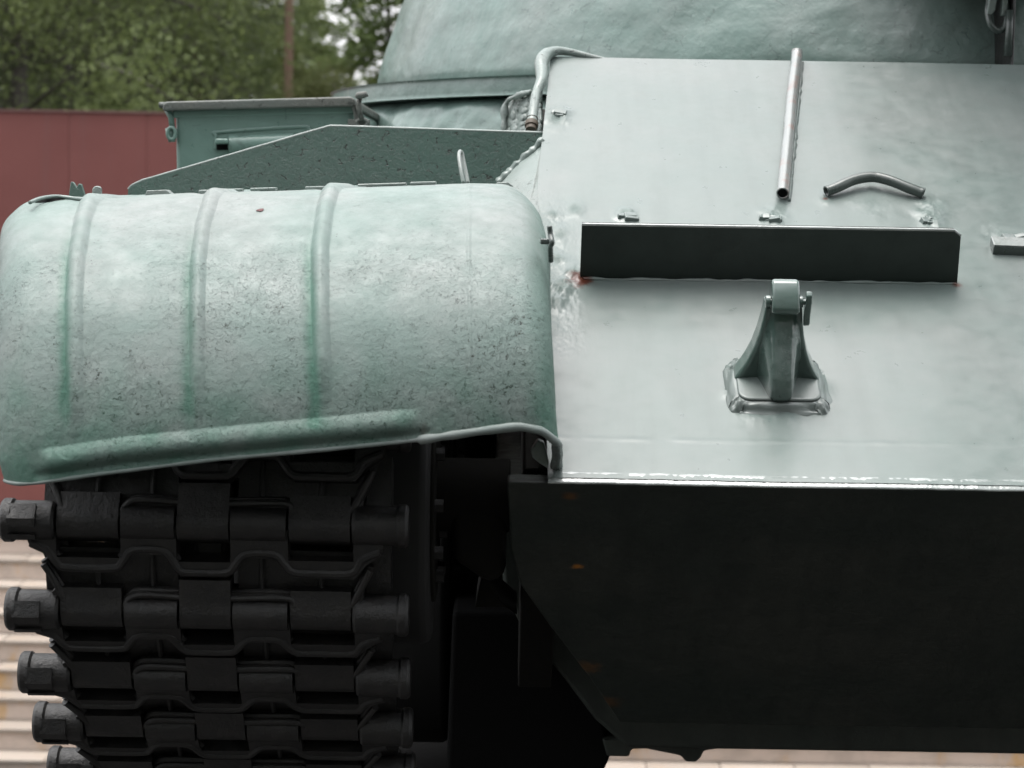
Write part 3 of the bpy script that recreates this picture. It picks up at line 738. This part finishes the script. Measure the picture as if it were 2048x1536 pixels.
wob = np.array([[mnoise.noise(Vector((PX[j, i] / 60, PY[j, i] / 60, 0))) for i in range(nu)] for j in range(nv)])
for pth, w_, h in ribs:
    d, sd_, tt = seg_dist(PX, PY, pth)
    disp += h * .88 * np.clip(1 - (d / (w_ * 1.5)) ** 2, 0, 1) ** 1.05 * np.clip((1.02 - tt) / .10, 0.1, 1)
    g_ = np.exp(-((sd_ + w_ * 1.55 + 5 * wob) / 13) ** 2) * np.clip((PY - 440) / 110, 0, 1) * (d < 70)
    disp -= .0022 * np.exp(-((sd_ + w_ * 1.7) / 12) ** 2) * (d < 60)
    chip = np.maximum(chip, np.exp(-((sd_ - w_ * 2.2) / 16) ** 2) * (d < 70) * np.clip((PY - 400) / 60, 0, 1) * (1 if w_ > 12 else .6))
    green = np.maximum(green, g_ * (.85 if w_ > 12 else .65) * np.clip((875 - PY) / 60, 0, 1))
d, sd_, tt = seg_dist(PX, PY, [(78, 926), (250, 900), (520, 873), (845, 842)])
disp += .0088 * np.clip(1 - (d / 27) ** 2, 0, 1) ** 1.15 * np.clip(tt / .05, 0, 1) * np.clip((1 - tt) / .05, .0, 1)
d, sd_, tt = seg_dist(PX, PY, [(78, 950), (250, 924), (520, 897), (850, 866)]); disp -= .003 * np.exp(-(d / 9) ** 2)
d, sd_, tt = seg_dist(PX, PY, [(938, 372), (937, 500), (941, 620), (938, 745)]); disp += .0012 * np.exp(-(d / 3.5) ** 2) * (1 + wob)
d, _, _ = seg_dist(PX, PY, [(845, 845), (860, 872)]); disp += .002 * np.exp(-(d / 22) ** 2) * (wob + .5)
# dents and paint lumps
for j in range(nv):
    for i in range(0, nu):
        q = Vector(PF[j, i]); s0 = min(1, max(0, (PY[j, i] - 470) / 220))
        disp[j, i] += .0035 * mnoise.noise(q * 6) + (.0003 + .0005 * s0) * .5 * mnoise.noise(q * 50) + .0004 * s0 * mnoise.noise(q * 120)
green = np.clip(green + .8 * np.clip((PY - 690 + 90 * wob) / 240, 0, 1) ** 1.3 * np.clip(1.2 - np.exp(-((PX - 300) / 900) ** 2) * .25, 0, 1) + .4 * np.clip((PX - 1045) / 40, 0, 1), 0, .9)  # greener towards lower edge and right flange, painting their shade
worn = np.clip(.12 + 1.0 * np.clip((PY - 480) / 200, 0, 1), 0, 1)
PF2 = PF + N * disp[..., None]
# hole in the fender skin near the top is a dark rust pit
fl = grid_normals(PF2)[nv // 2, nu // 2, 1] > 0
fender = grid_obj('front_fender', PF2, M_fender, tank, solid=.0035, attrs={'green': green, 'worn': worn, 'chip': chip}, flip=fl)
# returned lip along the lower edge
lip = [Vector(PF2[-1, i]) for i in range(0, nu, 3)]
def lipr(p_): 
    return .0030 if p_.x < Y(840, 880, 2.85).x else .0062
lp = [q + Vector((0, .002, 0)) for q in lip]
m = MB().tube(lp, [lipr(q) * (1 + .25 * mnoise.noise(q * 40)) for q in lp], 9); m.build('lip', M_fender, tank, smooth=True)
lp2 = smooth_path([Vector(PF2[-1, -22]), Y(1112, 890, 2.88), Y(1113, 915, 2.89), Y(1106, 938, 2.90)], 5)
m = MB().tube(lp2, [.0065] * (len(lp2) - 3) + [.006, .005, .003], 10); m.build('lip_end', M_bt, tank, smooth=True)
# lifted fold at the left corner
fo_ = [(62, 404, 3.17), (78, 398, 3.2), (105, 394, 3.22), (150, 395, 3.25), (158, 400, 3.2), (110, 401, 3.2), (75, 405, 3.16)]
pt = smooth_path([Y(60, 405, 3.15), Y(80, 397, 3.19), Y(112, 393, 3.22), Y(150, 397, 3.22), Y(182, 399, 3.2)], 6)
m = MB().tube(pt, .003, 8); m.build('folded_edge', M_grey, tank, smooth=True)
m = MB().prism([Y(68, 403, 3.20), Y(84, 398, 3.21), Y(112, 396, 3.23), Y(155, 401, 3.22), Y(100, 405, 3.20)], Vector((0, .02, 0))); m.build('fold_gap_shade', M_dark, tank)  # dark piece stands for the shade inside the fold
# drilled hole
hp = int(np.argmin(np.hypot(PX - 521, PY - 423))); hj, hi_ = divmod(hp, nu); c0 = Vector(PF2[hj, hi_]); nn = Vector(N[hj, hi_])
s = NT('rusty_hole'); M_hole = s.fin(s.mix(s.noise(400, 3, .6), (.05, .01, .012), (.10, .03, .03)), .7)
m = MB(); ax = nn.orthogonal().normalized(); ay = nn.cross(ax)
m.prism([c0 + nn * .0006 + ax * math.cos(a) * .0055 * (1 + .3 * math.sin(3 * a + 1)) + ay * math.sin(a) * .0048 for a in np.linspace(0, 2 * math.pi, 14)[:-1]], nn * .0008); m.build('rust_hole', M_hole, tank)
# hinge leaves along the top rear edge
for (a, b, y_, hh) in ((290, 345, 391, 10), (397, 432, 387, 7), (446, 484, 384, 6), (500, 551, 382, 6), (610, 648, 380, 7), (655, 680, 377, 6), (715, 812, 373, 5), (820, 872, 370, 6), (990, 1028, 374, 9)):
    yy = 3.42; p0 = Y(a, y_, yy); p1 = Y(b, y_ - (b - a) * .03, yy); q0 = Y(a + (3 if hh > 8 else 0), y_ - hh, yy); q1 = Y(b - (12 if hh > 8 else 0), y_ - hh - (b - a) * .03, yy)
    m = MB().prism([p0, p1, q1, q0], Vector((0, .03, 0))); m.build('hinge_leaf', M_grey, tank, bevel=.0015)
# standing brackets on the fender
m = MB(); m.prism([Y(137, 394, 3.36), Y(141, 364, 3.36), Y(145, 363, 3.36), Y(153, 375, 3.36), Y(157, 367, 3.36), Y(162, 368, 3.36), Y(171, 396, 3.36)], Vector((0, .012, 0))); m.build('lug', M_green, tank, bevel=.0015)
m = MB(); m.prism([Y(183, 396, 3.36), Y(184, 378, 3.36), Y(188, 372, 3.36), Y(199, 372, 3.36), Y(202, 378, 3.36), Y(202, 396, 3.36)], Vector((0, .012, 0))); m.build('lug', M_grey, tank, bevel=.003)
rod = smooth_path([Y(936, 366, 3.36), Y(932, 345, 3.37), Y(927, 322, 3.38), Y(924, 307, 3.385), Y(920, 303, 3.38), Y(918, 312, 3.36), Y(922, 340, 3.34), Y(927, 366, 3.33)], 5)
m = MB().tube(rod, .0032, 8); m.build('wire_loop', M_grey, tank, smooth=True)
# latch rod where the fender meets the sloping plate
rod = smooth_path([Y(1099, 452, 2.98), Y(1101, 470, 2.98), Y(1104, 485, 2.97), Y(1101, 495, 2.98), Y(1102, 522, 3.0)], 5)
m = MB().tube(rod, .0038, 8); m.build('latch_rod', M_bt, tank, smooth=True)
m = MB().box(Y(1092, 483, 2.99), GE1, Vector((0, 1, 0)), Vector((0, 0, 1)), .008, .006, .004); m.build('latch_stud', M_bt, tank, bevel=.002)
# bracket seen through the gap below the lip
m = MB(); 
m.prism([Y(1062, 900, 2.99), Y(1075, 880, 2.99), Y(1088, 885, 2.99), Y(1098, 925, 2.99), Y(1096, 938, 2.99), Y(1078, 926, 2.99), Y(1064, 915, 2.99)], Vector((0, .03, 0))); o = m.build('inner_bracket', M_grey, tank, bevel=.003)

# --- upright plate behind the fender ------------------------------------------
SY = 3.90
pl = [(255, 400), (256, 380), (264, 372), (285, 362), (660, 253), (1092, 268), (1070, 300), (1000, 400)]
m = MB().prism([Y(a, b, SY) for a, b in pl], Vector((0, .006, 0))); m.build('mudguard_plate', M_green, tank)
edge = smooth_path([Y(256, 380, SY), Y(264, 372, SY), Y(285, 362, SY)], 4) + [Y(660, 253, SY), Y(1092, 267, SY)]
ed = [];
for a, b in zip(edge[:-1], edge[1:]):
    n = max(1, int((b - a).length / .02)); ed += [a.lerp(b, k / n) for k in range(n)]
ed.append(edge[-1])
m = MB().tube([q + Vector((0, .003, .001)) for q in ed], [.0028 * (1 + .25 * mnoise.noise(q * 50)) for q in ed], 8); m.build('plate_rim', M_grey, tank, smooth=True)
# flat rear part of the fender the plate and box stand on
m = MB().prism([Vector((-.70, 3.6, 1.575)), Vector((.0, 3.62, 1.585)), Vector((.0, 9.0, 1.585)), Vector((-.70, 9.0, 1.575))], Vector((0, 0, -.004))); m.build('track_guard', M_fender, tank)

# --- stowage box ----------------------------------------------------------------
BX = empty('stowage_box', Y(530, 400, 4.3), tank)
def bsub(m, name, mat, **k):
    o = m.build(name, mat, tank, origin=Y(530, 400, 4.3), **k); o.parent = BX; o.location = (0, 0, 0); return o
by = 4.30
q = [Y(350, 222, by), Y(708, 212, by), Y(708, 420, by), Y(353, 420, by)]
m = MB().prism(q, Vector((0, 1.1, 0))); bsub(m, 'box_body', M_box, bevel=.012, bseg=3)
m = MB().prism([Y(345, 236, by - .002), Y(345, 221, by - .002), Y(712, 211, by - .002), Y(712, 226, by - .002)], Vector((0, .01, 0))); bsub(m, 'rim', M_box, bevel=.003)
m = MB().prism([Y(325, 222, by - .02), Y(325, 208, by - .02), Y(333, 203, by - .02), Y(702, 193, by - .02), Y(709, 198, by - .02), Y(709, 213, by - .02)], Vector((0, 1.14, 0))); bsub(m, 'lid', M_lid, bevel=.006, bseg=3)
m = MB().tube([Y(318, 210, by), Y(332, 210, by)], .006, 10); bsub(m, 'lid_hinge', M_lid, bevel=.001)
# rolled handle holder in a pressed recess on the face
fy = by
rc = [(432, 300), (432, 272), (440, 264), (600, 253), (618, 258), (622, 270)]
pth = smooth_path([Y(a, b, fy + .001) for a, b in rc], 5); m = MB().tube(pth, .0045, 8); bsub(m, 'recess_rim', M_box, smooth=True)
m = MB().prism([Y(429, 288, fy - .03), Y(430, 277, fy - .03), Y(456, 277, fy - .03), Y(456, 287, fy - .03)], Vector((0, .03, 0))); bsub(m, 'handle_clip', M_box, bevel=.003)
m = MB().tube([Y(458, 290, fy + .004), Y(590, 284, fy + .004)], .019, 16); bsub(m, 'handle', M_box, smooth=False, bevel=.003)
m = MB().prism([Y(433, 300, fy - .004), Y(433, 289, fy - .004), Y(458, 289, fy - .004), Y(458, 300, fy - .004)], Vector((0, .003, 0))); bsub(m, 'handle_slot', M_dark)
# clamps left and right
def clamp(x0, sgn, nm='clamp'):
    g_ = lambda a, b, y_=by - .01: Y(x0 + sgn * a, b, y_)
    m = MB(); m.tube([g_(0, 208), g_(3, 225), g_(2, 240), g_(6, 252)], [.007, .006, .005, .007], 8)
    m.tube([g_(-12, 206), g_(-6, 225), g_(-2, 245)], [.005, .004, .005], 8)
    m.box(g_(2, 249), GE1, Vector((0, 1, 0)), Vector((0, 0, 1)), .022, .008, .010)
    bsub(m, nm, M_lid, bevel=.002)
clamp(716, 1)
m = MB(); 
ringp = [Y(724 + 11 * math.cos(a), 246 + 8 * math.sin(a), by - .02) for a in np.linspace(0, 2 * math.pi, 20)]
m.tube(ringp, .004, 8, cap=False); m.tube([Y(712, 196, by - .03), Y(716, 191, by - .03), Y(731, 189, by - .03), Y(733, 194, by - .03)], [.004, .007, .007, .005], 8); m.tube([Y(720, 193, by - .02), Y(716, 215, by - .02), Y(724, 240, by - .02)], [.006, .0045, .006], 8)
bsub(m, 'clamp_ring', M_lid, smooth=True)
m = MB(); m.tube([Y(333, 214, by), Y(342, 235, by), Y(345, 262, by)], [.008, .006, .006], 8); m.tube([Y(340, 256, by), Y(344, 284, by)], [.010, .007], 10); ringp = [Y(343 + 8 * math.cos(a), 267 + 12 * math.sin(a), by - .01) for a in np.linspace(0, 2 * math.pi, 18)]; m.tube(ringp, .004, 8, cap=False)
bsub(m, 'clamp', M_box, smooth=True)

# --- turret -------------------------------------------------------------------------
TC = Vector((.97, 5.72, 0)); RT = 1.338
def lathe_grid(cen, prof, a0, a1, na, amp=0, sc_=5, amp2=0, sub_=8):
    pr = smooth_path([Vector((r_, 0, z_)) for r_, z_ in prof], sub_)
    A_ = np.linspace(a0, a1, na); Pq = np.zeros((len(pr), na, 3))
    for j, q in enumerate(pr):
        for i, a in enumerate(A_):
            d = Vector((math.sin(a), -math.cos(a), 0)); p = cen + d * q.x + Vector((0, 0, q.z))
            if amp: p += d * (amp * mnoise.noise(p * sc_) + amp * .4 * mnoise.noise(p * sc_ * 3) + amp2 * mnoise.noise(Vector((p.x * 3, p.y * 3, p.z * 40))) + amp2 * mnoise.noise(p * 30))
            Pq[j, i] = p
    return Pq
zt = 1.868
prof = [(RT - .02, zt - .03), (RT + .002, zt + .012), (RT, zt + .05), (RT - .022, zt + .13), (RT - .065, zt + .25), (RT - .14, zt + .38), (RT - .28, zt + .50), (RT - .5, zt + .60), (RT - .85, zt + .68), (.05, zt + .72)]
Pt = lathe_grid(TC, prof, -math.pi, math.pi, 500, .010, 4, .0013)
o = grid_obj('turret', Pt, M_turret, tank, flip=False)
Pr = lathe_grid(TC, [(1.30, zt + .006), (1.448, zt), (1.455, zt - .004), (1.457, zt - .038), (1.450, zt - .042), (1.30, zt - .042)], -math.pi, math.pi, 260, .0012, 12, .0004, 5)
grid_obj('turret_ring_guard', Pr, M_turret, tank)
Pb = lathe_grid(TC, [(1.36, zt - .036), (1.415, zt - .044), (1.45, zt - .066), (1.478, zt - .115), (1.49, zt - .17), (1.50, zt - .26)], -math.pi * .62, -.60, 300, .011, 8, .0035, 6)
grid_obj('hull_bulge', Pb, M_turret, tank)
m = MB()
m.prism([Vector((.10, 4.17 + .1, 1.86)), Vector((1.84, 4.27, 1.86)), Vector((1.84, 9.3, 1.86)), Vector((.10, 9.3, 1.86))], Vector((0, 0, -.06))); m.build('hull_roof', M_green, tank)
# crumpled corner bracket
V = []; 
cb = [Y(1008, 264, 4.22), Y(1014, 205, 4.24), Y(1040, 192, 4.22), Y(1064, 184, 4.16), Y(1090, 200, 4.14), Y(1086, 268, 4.08)]
nuu, nvv = 50, 50; Pc = np.zeros((nvv, nuu, 3))
tlc, trc, blc, brc = cb[1], Y(1085, 180, 4.14), cb[0], cb[5]
for j in range(nvv):
    for i in range(nuu):
        u_, v_ = i / (nuu - 1), j / (nvv - 1)
        p = (tlc.lerp(trc, u_)).lerp(blc.lerp(brc, u_), v_)
        p += Vector((0, -1, .2)) * (.012 * mnoise.noise(Vector((p.x * 60, p.y * 40, p.z * 14))) + .005 * mnoise.noise(p * 120))
        Pc[j, i] = p
grid_obj('corner_bracket', Pc, M_lid2 if 'M_lid2' in globals() else M_grey, tank, solid=.006)
eg = smooth_path([Y(1007, 264, 4.2), Y(1013, 206, 4.21), Y(1040, 191, 4.18), Y(1062, 183, 4.15)], 8)
m = MB().tube(eg, [.0055 * (1 + .5 * mnoise.noise(q * 70)) for q in eg], 8, jit=.4); m.build('bracket_edge', M_grey, tank, smooth=True)
# hose over the corner
hp_ = smooth_path([on(1063, 243, -.01), on(1066, 226, .0), on(1069, 205, .004), on(1073, 188, .004), on(1082, 172, .010), on(1083, 155, .012), on(1082, 142, .014), on(1089, 126, .014), on(1102, 116, .012), on(1118, 111, .010), on(1145, 111, .006), on(1180, 114, .001), on(1215, 116, -.005)], 6)
hr = np.interp(np.linspace(0, 1, len(hp_)), [0, .08, .25, .42, .55, .75, 1], [.0105, .0092, .0088, .0125, .014, .0085, .004])
m = MB().tube(hp_, [float(a) * (1 + .06 * mnoise.noise(q * 40)) for a, q in zip(hr, hp_)], 16, hollow=.78); m.build('hose', M_grey, tank, smooth=True)
cp = hp_[0]; dr = (hp_[1] - hp_[0]).normalized()
M_brown = NT('rusty_socket'); M_brown = M_brown.fin((.06, .045, .03), .6)
m = MB().tube([cp - dr * .001, cp + dr * .010], .0125, 18, hollow=.8); m.build('hose_collar', M_brown, tank, bevel=.001)
m = MB().tube([cp + dr * .001, cp + dr * .008], .0045, 12); m.build('hose_core', M_brown, tank)
# gun mantlet cover, barrel and coaxial bracket above the frame
m = MB(); Rg = .105; gz = 2.31
gx = .97
m.tube([Vector((gx, 4.55, gz)), Vector((gx, 4.15, gz - .005)), Vector((gx, 4.0, gz - .005))], [.30, .24, .15], 28); m.build('mantlet_cover', M_steel, tank, bevel=.01)
m = MB().tube([Vector((gx, 4.2, gz)), Vector((gx, 2.6, gz + .02)), Vector((gx, .9, gz + .06))], [.11, .10, .09], 28); m.build('gun_barrel', M_turret, tank, smooth=True)
# shackle by the mantlet
s_ = smooth_path([Y(1980, -12, 4.28), Y(1978, 6, 4.27), Y(1976, 25, 4.26), Y(1982, 50, 4.25), Y(1998, 62, 4.25), Y(2012, 50, 4.25), Y(2014, 20, 4.26), Y(2012, -12, 4.27)], 5)
m = MB().tube(s_, .0065, 10); m.build('shackle', M_bt, tank, smooth=True)
m = MB().prism([Y(1974, 28, 4.25), Y(1980, -6, 4.25), Y(1996, -6, 4.25), Y(1990, 22, 4.25), Y(1982, 30, 4.25)], Vector((0, .02, 0))); m.build('shackle_lug', M_grey, tank, bevel=.002)
m = MB().prism([Y(2004, 30, 4.25), Y(2006, -6, 4.25), Y(2018, -6, 4.25), Y(2016, 14, 4.25), Y(2010, 32, 4.25)], Vector((0, .02, 0))); m.build('shackle_lug', M_grey, tank, bevel=.002)
m = MB().aabb(Y(2022, 60, 4.27).x, 1.9 - Y(2022, 60, 4.27).x + .05, 4.235, 4.5, 1.87, 2.2); m.build('mantlet_skirt', M_steel, tank, bevel=.01)
m = MB().tube([Y(2016, 112, 4.24), Y(2018, 70, 4.24), Y(2020, 20, 4.24)], .008, 10, jit=.3); m.build('skirt_rod', M_bt, tank, smooth=True)

# --- track -----------------------------------------------------------------------------
TRK = empty('track', Vector((-.43, 3.3, .9)), tank)
PXM = 1 / 1420.0
def link_proto():
    m = MB(); pit = .137
    X = lambda p: (p - 412.5) * PXM
    def cyl(a, b, r, z=0, y=0, seg=20): m.tube([Vector((X(a), y, z)), Vector((X(a) + .004, y, z)), Vector((X(b) - .004, y, z)), Vector((X(b), y, z))], [r * .9, r, r, r * .9], seg)
    cyl(2, 112, .0285); cyl(710, 823, .0285)
    def slab(pts, y0, y1): m.prism([Vector((X(a), y0, -b * PXM)) for a, b in pts], Vector((0, y1 - y0, 0)))
    def knuck(a, b, zc, up, r=.0255, y0=0):       # rounded front block running into the web
        c = [(y0 - r * math.cos(t_), zc + r * math.sin(t_)) for t_ in np.linspace(-1.35, 1.35, 9)]
        c = [(y0 + .022, c[0][1])] + c + [(y0 + .022, c[-1][1])]
        if up: c = c[:7] + [(y0 - r * .80, zc + r * .8), (y0 - r * .72, zc + up), (y0 + .022, zc + up)]
        m.prism([Vector((X(a), y, z)) for y, z in c], Vector(((b - a) * PXM, 0, 0)))
    knuck(246, 353, 0, 0); knuck(466, 577, 0, 0)
    knuck(116, 240, -pit, .040, .0265, .006); knuck(358, 462, -pit, .055, .0265, .004); knuck(583, 706, -pit, .040, .0265, .006)
    # chunky cast body round the upper pin, its lower lip waved, pockets cut for the next link
    slab([(50, 14), (113, 14), (113, 70), (243, 70), (243, 4), (355, 4), (355, 76), (464, 76), (464, 4), (580, 4), (580, 70), (712, 70), (712, 14), (776, 14), (768, 56), (738, 78), (714, 108), (590, 108), (570, 88), (552, 66), (496, 66), (476, 88), (458, 108), (362, 108), (344, 80), (326, 62), (268, 62), (246, 84), (226, 102), (132, 102), (110, 90), (90, 64), (60, 50)], -.016, .024)
    slab([(106, 142), (128, 176), (140, 180), (222, 180), (242, 166), (262, 146), (572, 144), (592, 162), (614, 182), (680, 182), (704, 164), (724, 138), (732, 150), (712, 196), (582, 196), (580, 164), (464, 164), (462, 196), (358, 196), (355, 164), (243, 164), (241, 196), (112, 196), (98, 150)], -.011, .024)
    # stepped heads on the end bosses
    cyl(3, 30, .0315); cyl(798, 822, .0312)
    m.prism([Vector((X(20), y, z)) for y, z in ((-.012, .0300), (-.0295, .014), (-.031, .002), (-.026, .002), (-.010, .026))], Vector((56 * PXM, 0, 0)))
    m.prism([Vector((X(20), y, z)) for y, z in ((-.031, -.010), (-.029, -.018), (-.024, -.018), (-.026, -.010))], Vector((56 * PXM, 0, 0)))
    # web with waisted sides and a window in the middle
    slab([(56, 20), (113, 20), (113, 60), (240, 62), (246, 18), (353, 18), (353, 95), (352, 150), (366, 165), (366, 185), (240, 185), (232, 205), (135, 205), (104, 130), (82, 84)], .006, .030)
    slab([(466, 18), (577, 18), (583, 60), (708, 62), (712, 20), (770, 20), (752, 84), (728, 150), (706, 205), (585, 205), (577, 185), (460, 185), (462, 165), (475, 150), (475, 95)], .006, .030)
    slab([(345, 78), (482, 78), (482, 100), (345, 100)], .005, .030)
    slab([(345, 156), (482, 156), (482, 186), (345, 186)], .005, .030)
    def ridge(pts, r=.0075, y=-.004):
        p = smooth_path([Vector((X(a), y, -b * PXM)) for a, b in pts], 4); m.tube(p, r, 10)
        p = [q + Vector((0, .008, .004)) for q in p]; m.tube(p, r * 1.15, 10)
    ridge([(60, 40), (92, 54), (112, 82), (132, 92), (226, 92), (246, 76), (268, 52), (326, 52), (344, 70), (362, 96), (400, 100), (456, 98), (474, 80), (496, 58), (552, 58), (570, 76), (590, 96), (640, 98), (708, 96), (730, 66), (766, 50)], .0070, -.0125)
    ridge([(84, 88), (108, 130), (128, 178), (140, 190), (225, 190), (244, 176), (262, 156), (300, 152), (420, 158), (570, 154), (590, 172), (612, 192), (680, 192), (704, 174), (724, 136), (746, 90)], .0055, -.011)
    for a, z0, z1 in ((190, 95, 180), (302, 60, 150), (524, 66, 150), (645, 100, 182)):
        m.tube([Vector((X(a), .004, -z0 * PXM)), Vector((X(a), .001, -z1 * PXM))], .004, 6)
    # side lobes behind
    for xx in (80, 735):
        m.prism([Vector((X(xx), y, z)) for y, z in ((.012, -.035), (.06, -.04), (.065, -.10), (.04, -.135), (.012, -.11))], Vector((.035, 0, 0)))
    slab([(120, 30), (705, 30), (705, 60), (120, 60)], .030, .040)
    m.prism([Vector((X(390), .02, -.03)), Vector((X(440), .02, -.03)), Vector((X(430), .02, -.11)), Vector((X(400), .02, -.11))], Vector((0, .06, 0)))
    o = link_mesh('track_link', m.v, m.f, M_steel, bevel=.003, bseg=2)
    return o
lk = link_proto()
# pin path around the idler, angles from vertical; the second pin sits at y=1040 in the photo
pit = .137
P0 = Y(412, 1046, 3.0); P0.x = -.43 + .0
xc = (Y(0, 1040, 3.0).x + Y(823, 1046, 3.0).x) / 2
pins = [Vector((xc, P0.y, P0.z))]; angs = [12.5, 36, 44, 46, 48, 50, 50]
for a in angs:
    p = pins[-1]; pins.append(p + Vector((0, math.sin(rad(a)), -math.cos(rad(a)))) * pit)
ups = [-16, -46, -74, -90, -90, -90, -90, -90, -90]; angU = []
p = pins[0]; upper = []
for a in ups:
    p2 = p - Vector((0, math.sin(rad(a)), -math.cos(rad(a)))) * pit; upper.append((p2, a)); p = p2
alll = [(q, a) for q, a in reversed(upper)] + list(zip(pins, angs))
for k, (q, a) in enumerate(alll):
    o = lk if k == 0 else lk.copy()
    if k: COL.objects.link(o)
    o.parent = TRK; o.location = q - Vector((-.43, 3.3, .9)); o.rotation_euler = (rad(a), 0, rad(random.uniform(-.3, .3)))
# bottom and ground run as links too
# idler wheel and first road wheels
def wheel(name, y, z, r, x0=-.60, x1=-.12):
    W = empty(name, Vector((xc, y, z)), tank)
    for (a, b) in ((x0, x0 + .14), (x1 - .14, x1)):
        m = MB().tube([Vector((a, y, z)), Vector((a + .01, y, z)), Vector((b - .01, y, z)), Vector((b, y, z))], [r * .97, r, r, r * .97], 48)
        o = m.build('rim', M_rubber, tank, origin=Vector((xc, y, z)), bevel=.006); o.parent = W; o.location = (0, 0, 0)
        m = MB().tube([Vector((a - .006, y, z)), Vector((b + .006, y, z))], r * .72, 40); o = m.build('disc', M_under, tank, origin=Vector((xc, y, z)), bevel=.004); o.parent = W; o.location = (0, 0, 0)
    m = MB().tube([Vector((x0 - .04, y, z)), Vector((x1 + .12, y, z))], r * .25, 24); o = m.build('hub', M_under, tank, origin=Vector((xc, y, z)), bevel=.004); o.parent = W; o.location = (0, 0, 0)
    for k in range(10):
        a = k * math.pi / 5; c0 = Vector((x1 + .005, y + math.cos(a) * r * .55, z + math.sin(a) * r * .55))
        m = MB().tube([c0, c0 + Vector((.014, 0, 0))], .011, 6); o = m.build('bolt', M_steel, tank, origin=Vector((xc, y, z))); o.parent = W; o.location = (0, 0, 0)
wheel('idler_wheel', 3.335, pins[0].z + .0, .235)
for y_ in (4.55, 5.75, 6.6, 7.45): wheel('road_wheel', y_, .38 + .46, .405, -.66, -.12)
# hull side, idler bracket and suspension arms in the dark gap
m = MB().prism([Vector((.02, y_, z_)) for y_, z_ in ((3.16, 1.20), (3.95, 1.62), (4.25, 1.78), (9.2, 1.78), (9.2, .72), (3.80, .72))], Vector((.06, 0, 0))); m.build('hull_side', M_under, tank, bevel=.004)
m = MB(); m.prism([Y(900, 985, 3.28), Y(1010, 960, 3.28), Y(1012, 1150, 3.28), Y(980, 1170, 3.28), Y(905, 1120, 3.28)], Vector((0, .25, 0))); m.build('idler_bracket', M_under, tank, bevel=.015)
m = MB(); m.prism([Y(962, 1160, 3.4), Y(975, 1150, 3.4), Y(1000, 1200, 3.4), Y(1035, 1230, 3.4), Y(1010, 1215, 3.4), Y(950, 1215, 3.4)], Vector((0, .2, 0))); m.build('bracket_foot', M_under, tank, bevel=.006)
m = MB().tube([Vector((-.10, 4.55, .84)), Vector((.12, 4.1, .66))], [.06, .08], 16); m.build('swing_arm', M_lower, tank, bevel=.01)
m = MB(); m.prism([Y(905, 1225, 4.0), Y(1040, 1225, 4.0), Y(1200, 1400, 4.0), Y(1222, 1513, 4.0), Y(1180, 1600, 4.0), Y(890, 1600, 4.0)], Vector((0, 3.2, 0))); m.build('torsion_housing', M_dark, tank, bevel=.01)  # near-black block fills the gap as its shade
m = MB(); m.prism([Y(1205, 1480, 3.98), Y(1214, 1513, 3.98), Y(1258, 1514, 3.98), Y(1263, 1499, 3.98), Y(1292, 1498, 3.98), Y(1362, 1512, 3.98), Y(1372, 1524, 3.98), Y(1392, 1525, 3.98), Y(1402, 1515, 3.98), Y(1408, 1502, 3.98), Y(1450, 1496, 3.98), Y(1450, 1470, 3.98)], Vector((0, .10, 0))); m.build('bump_stop', M_lower, tank, bevel=.004)
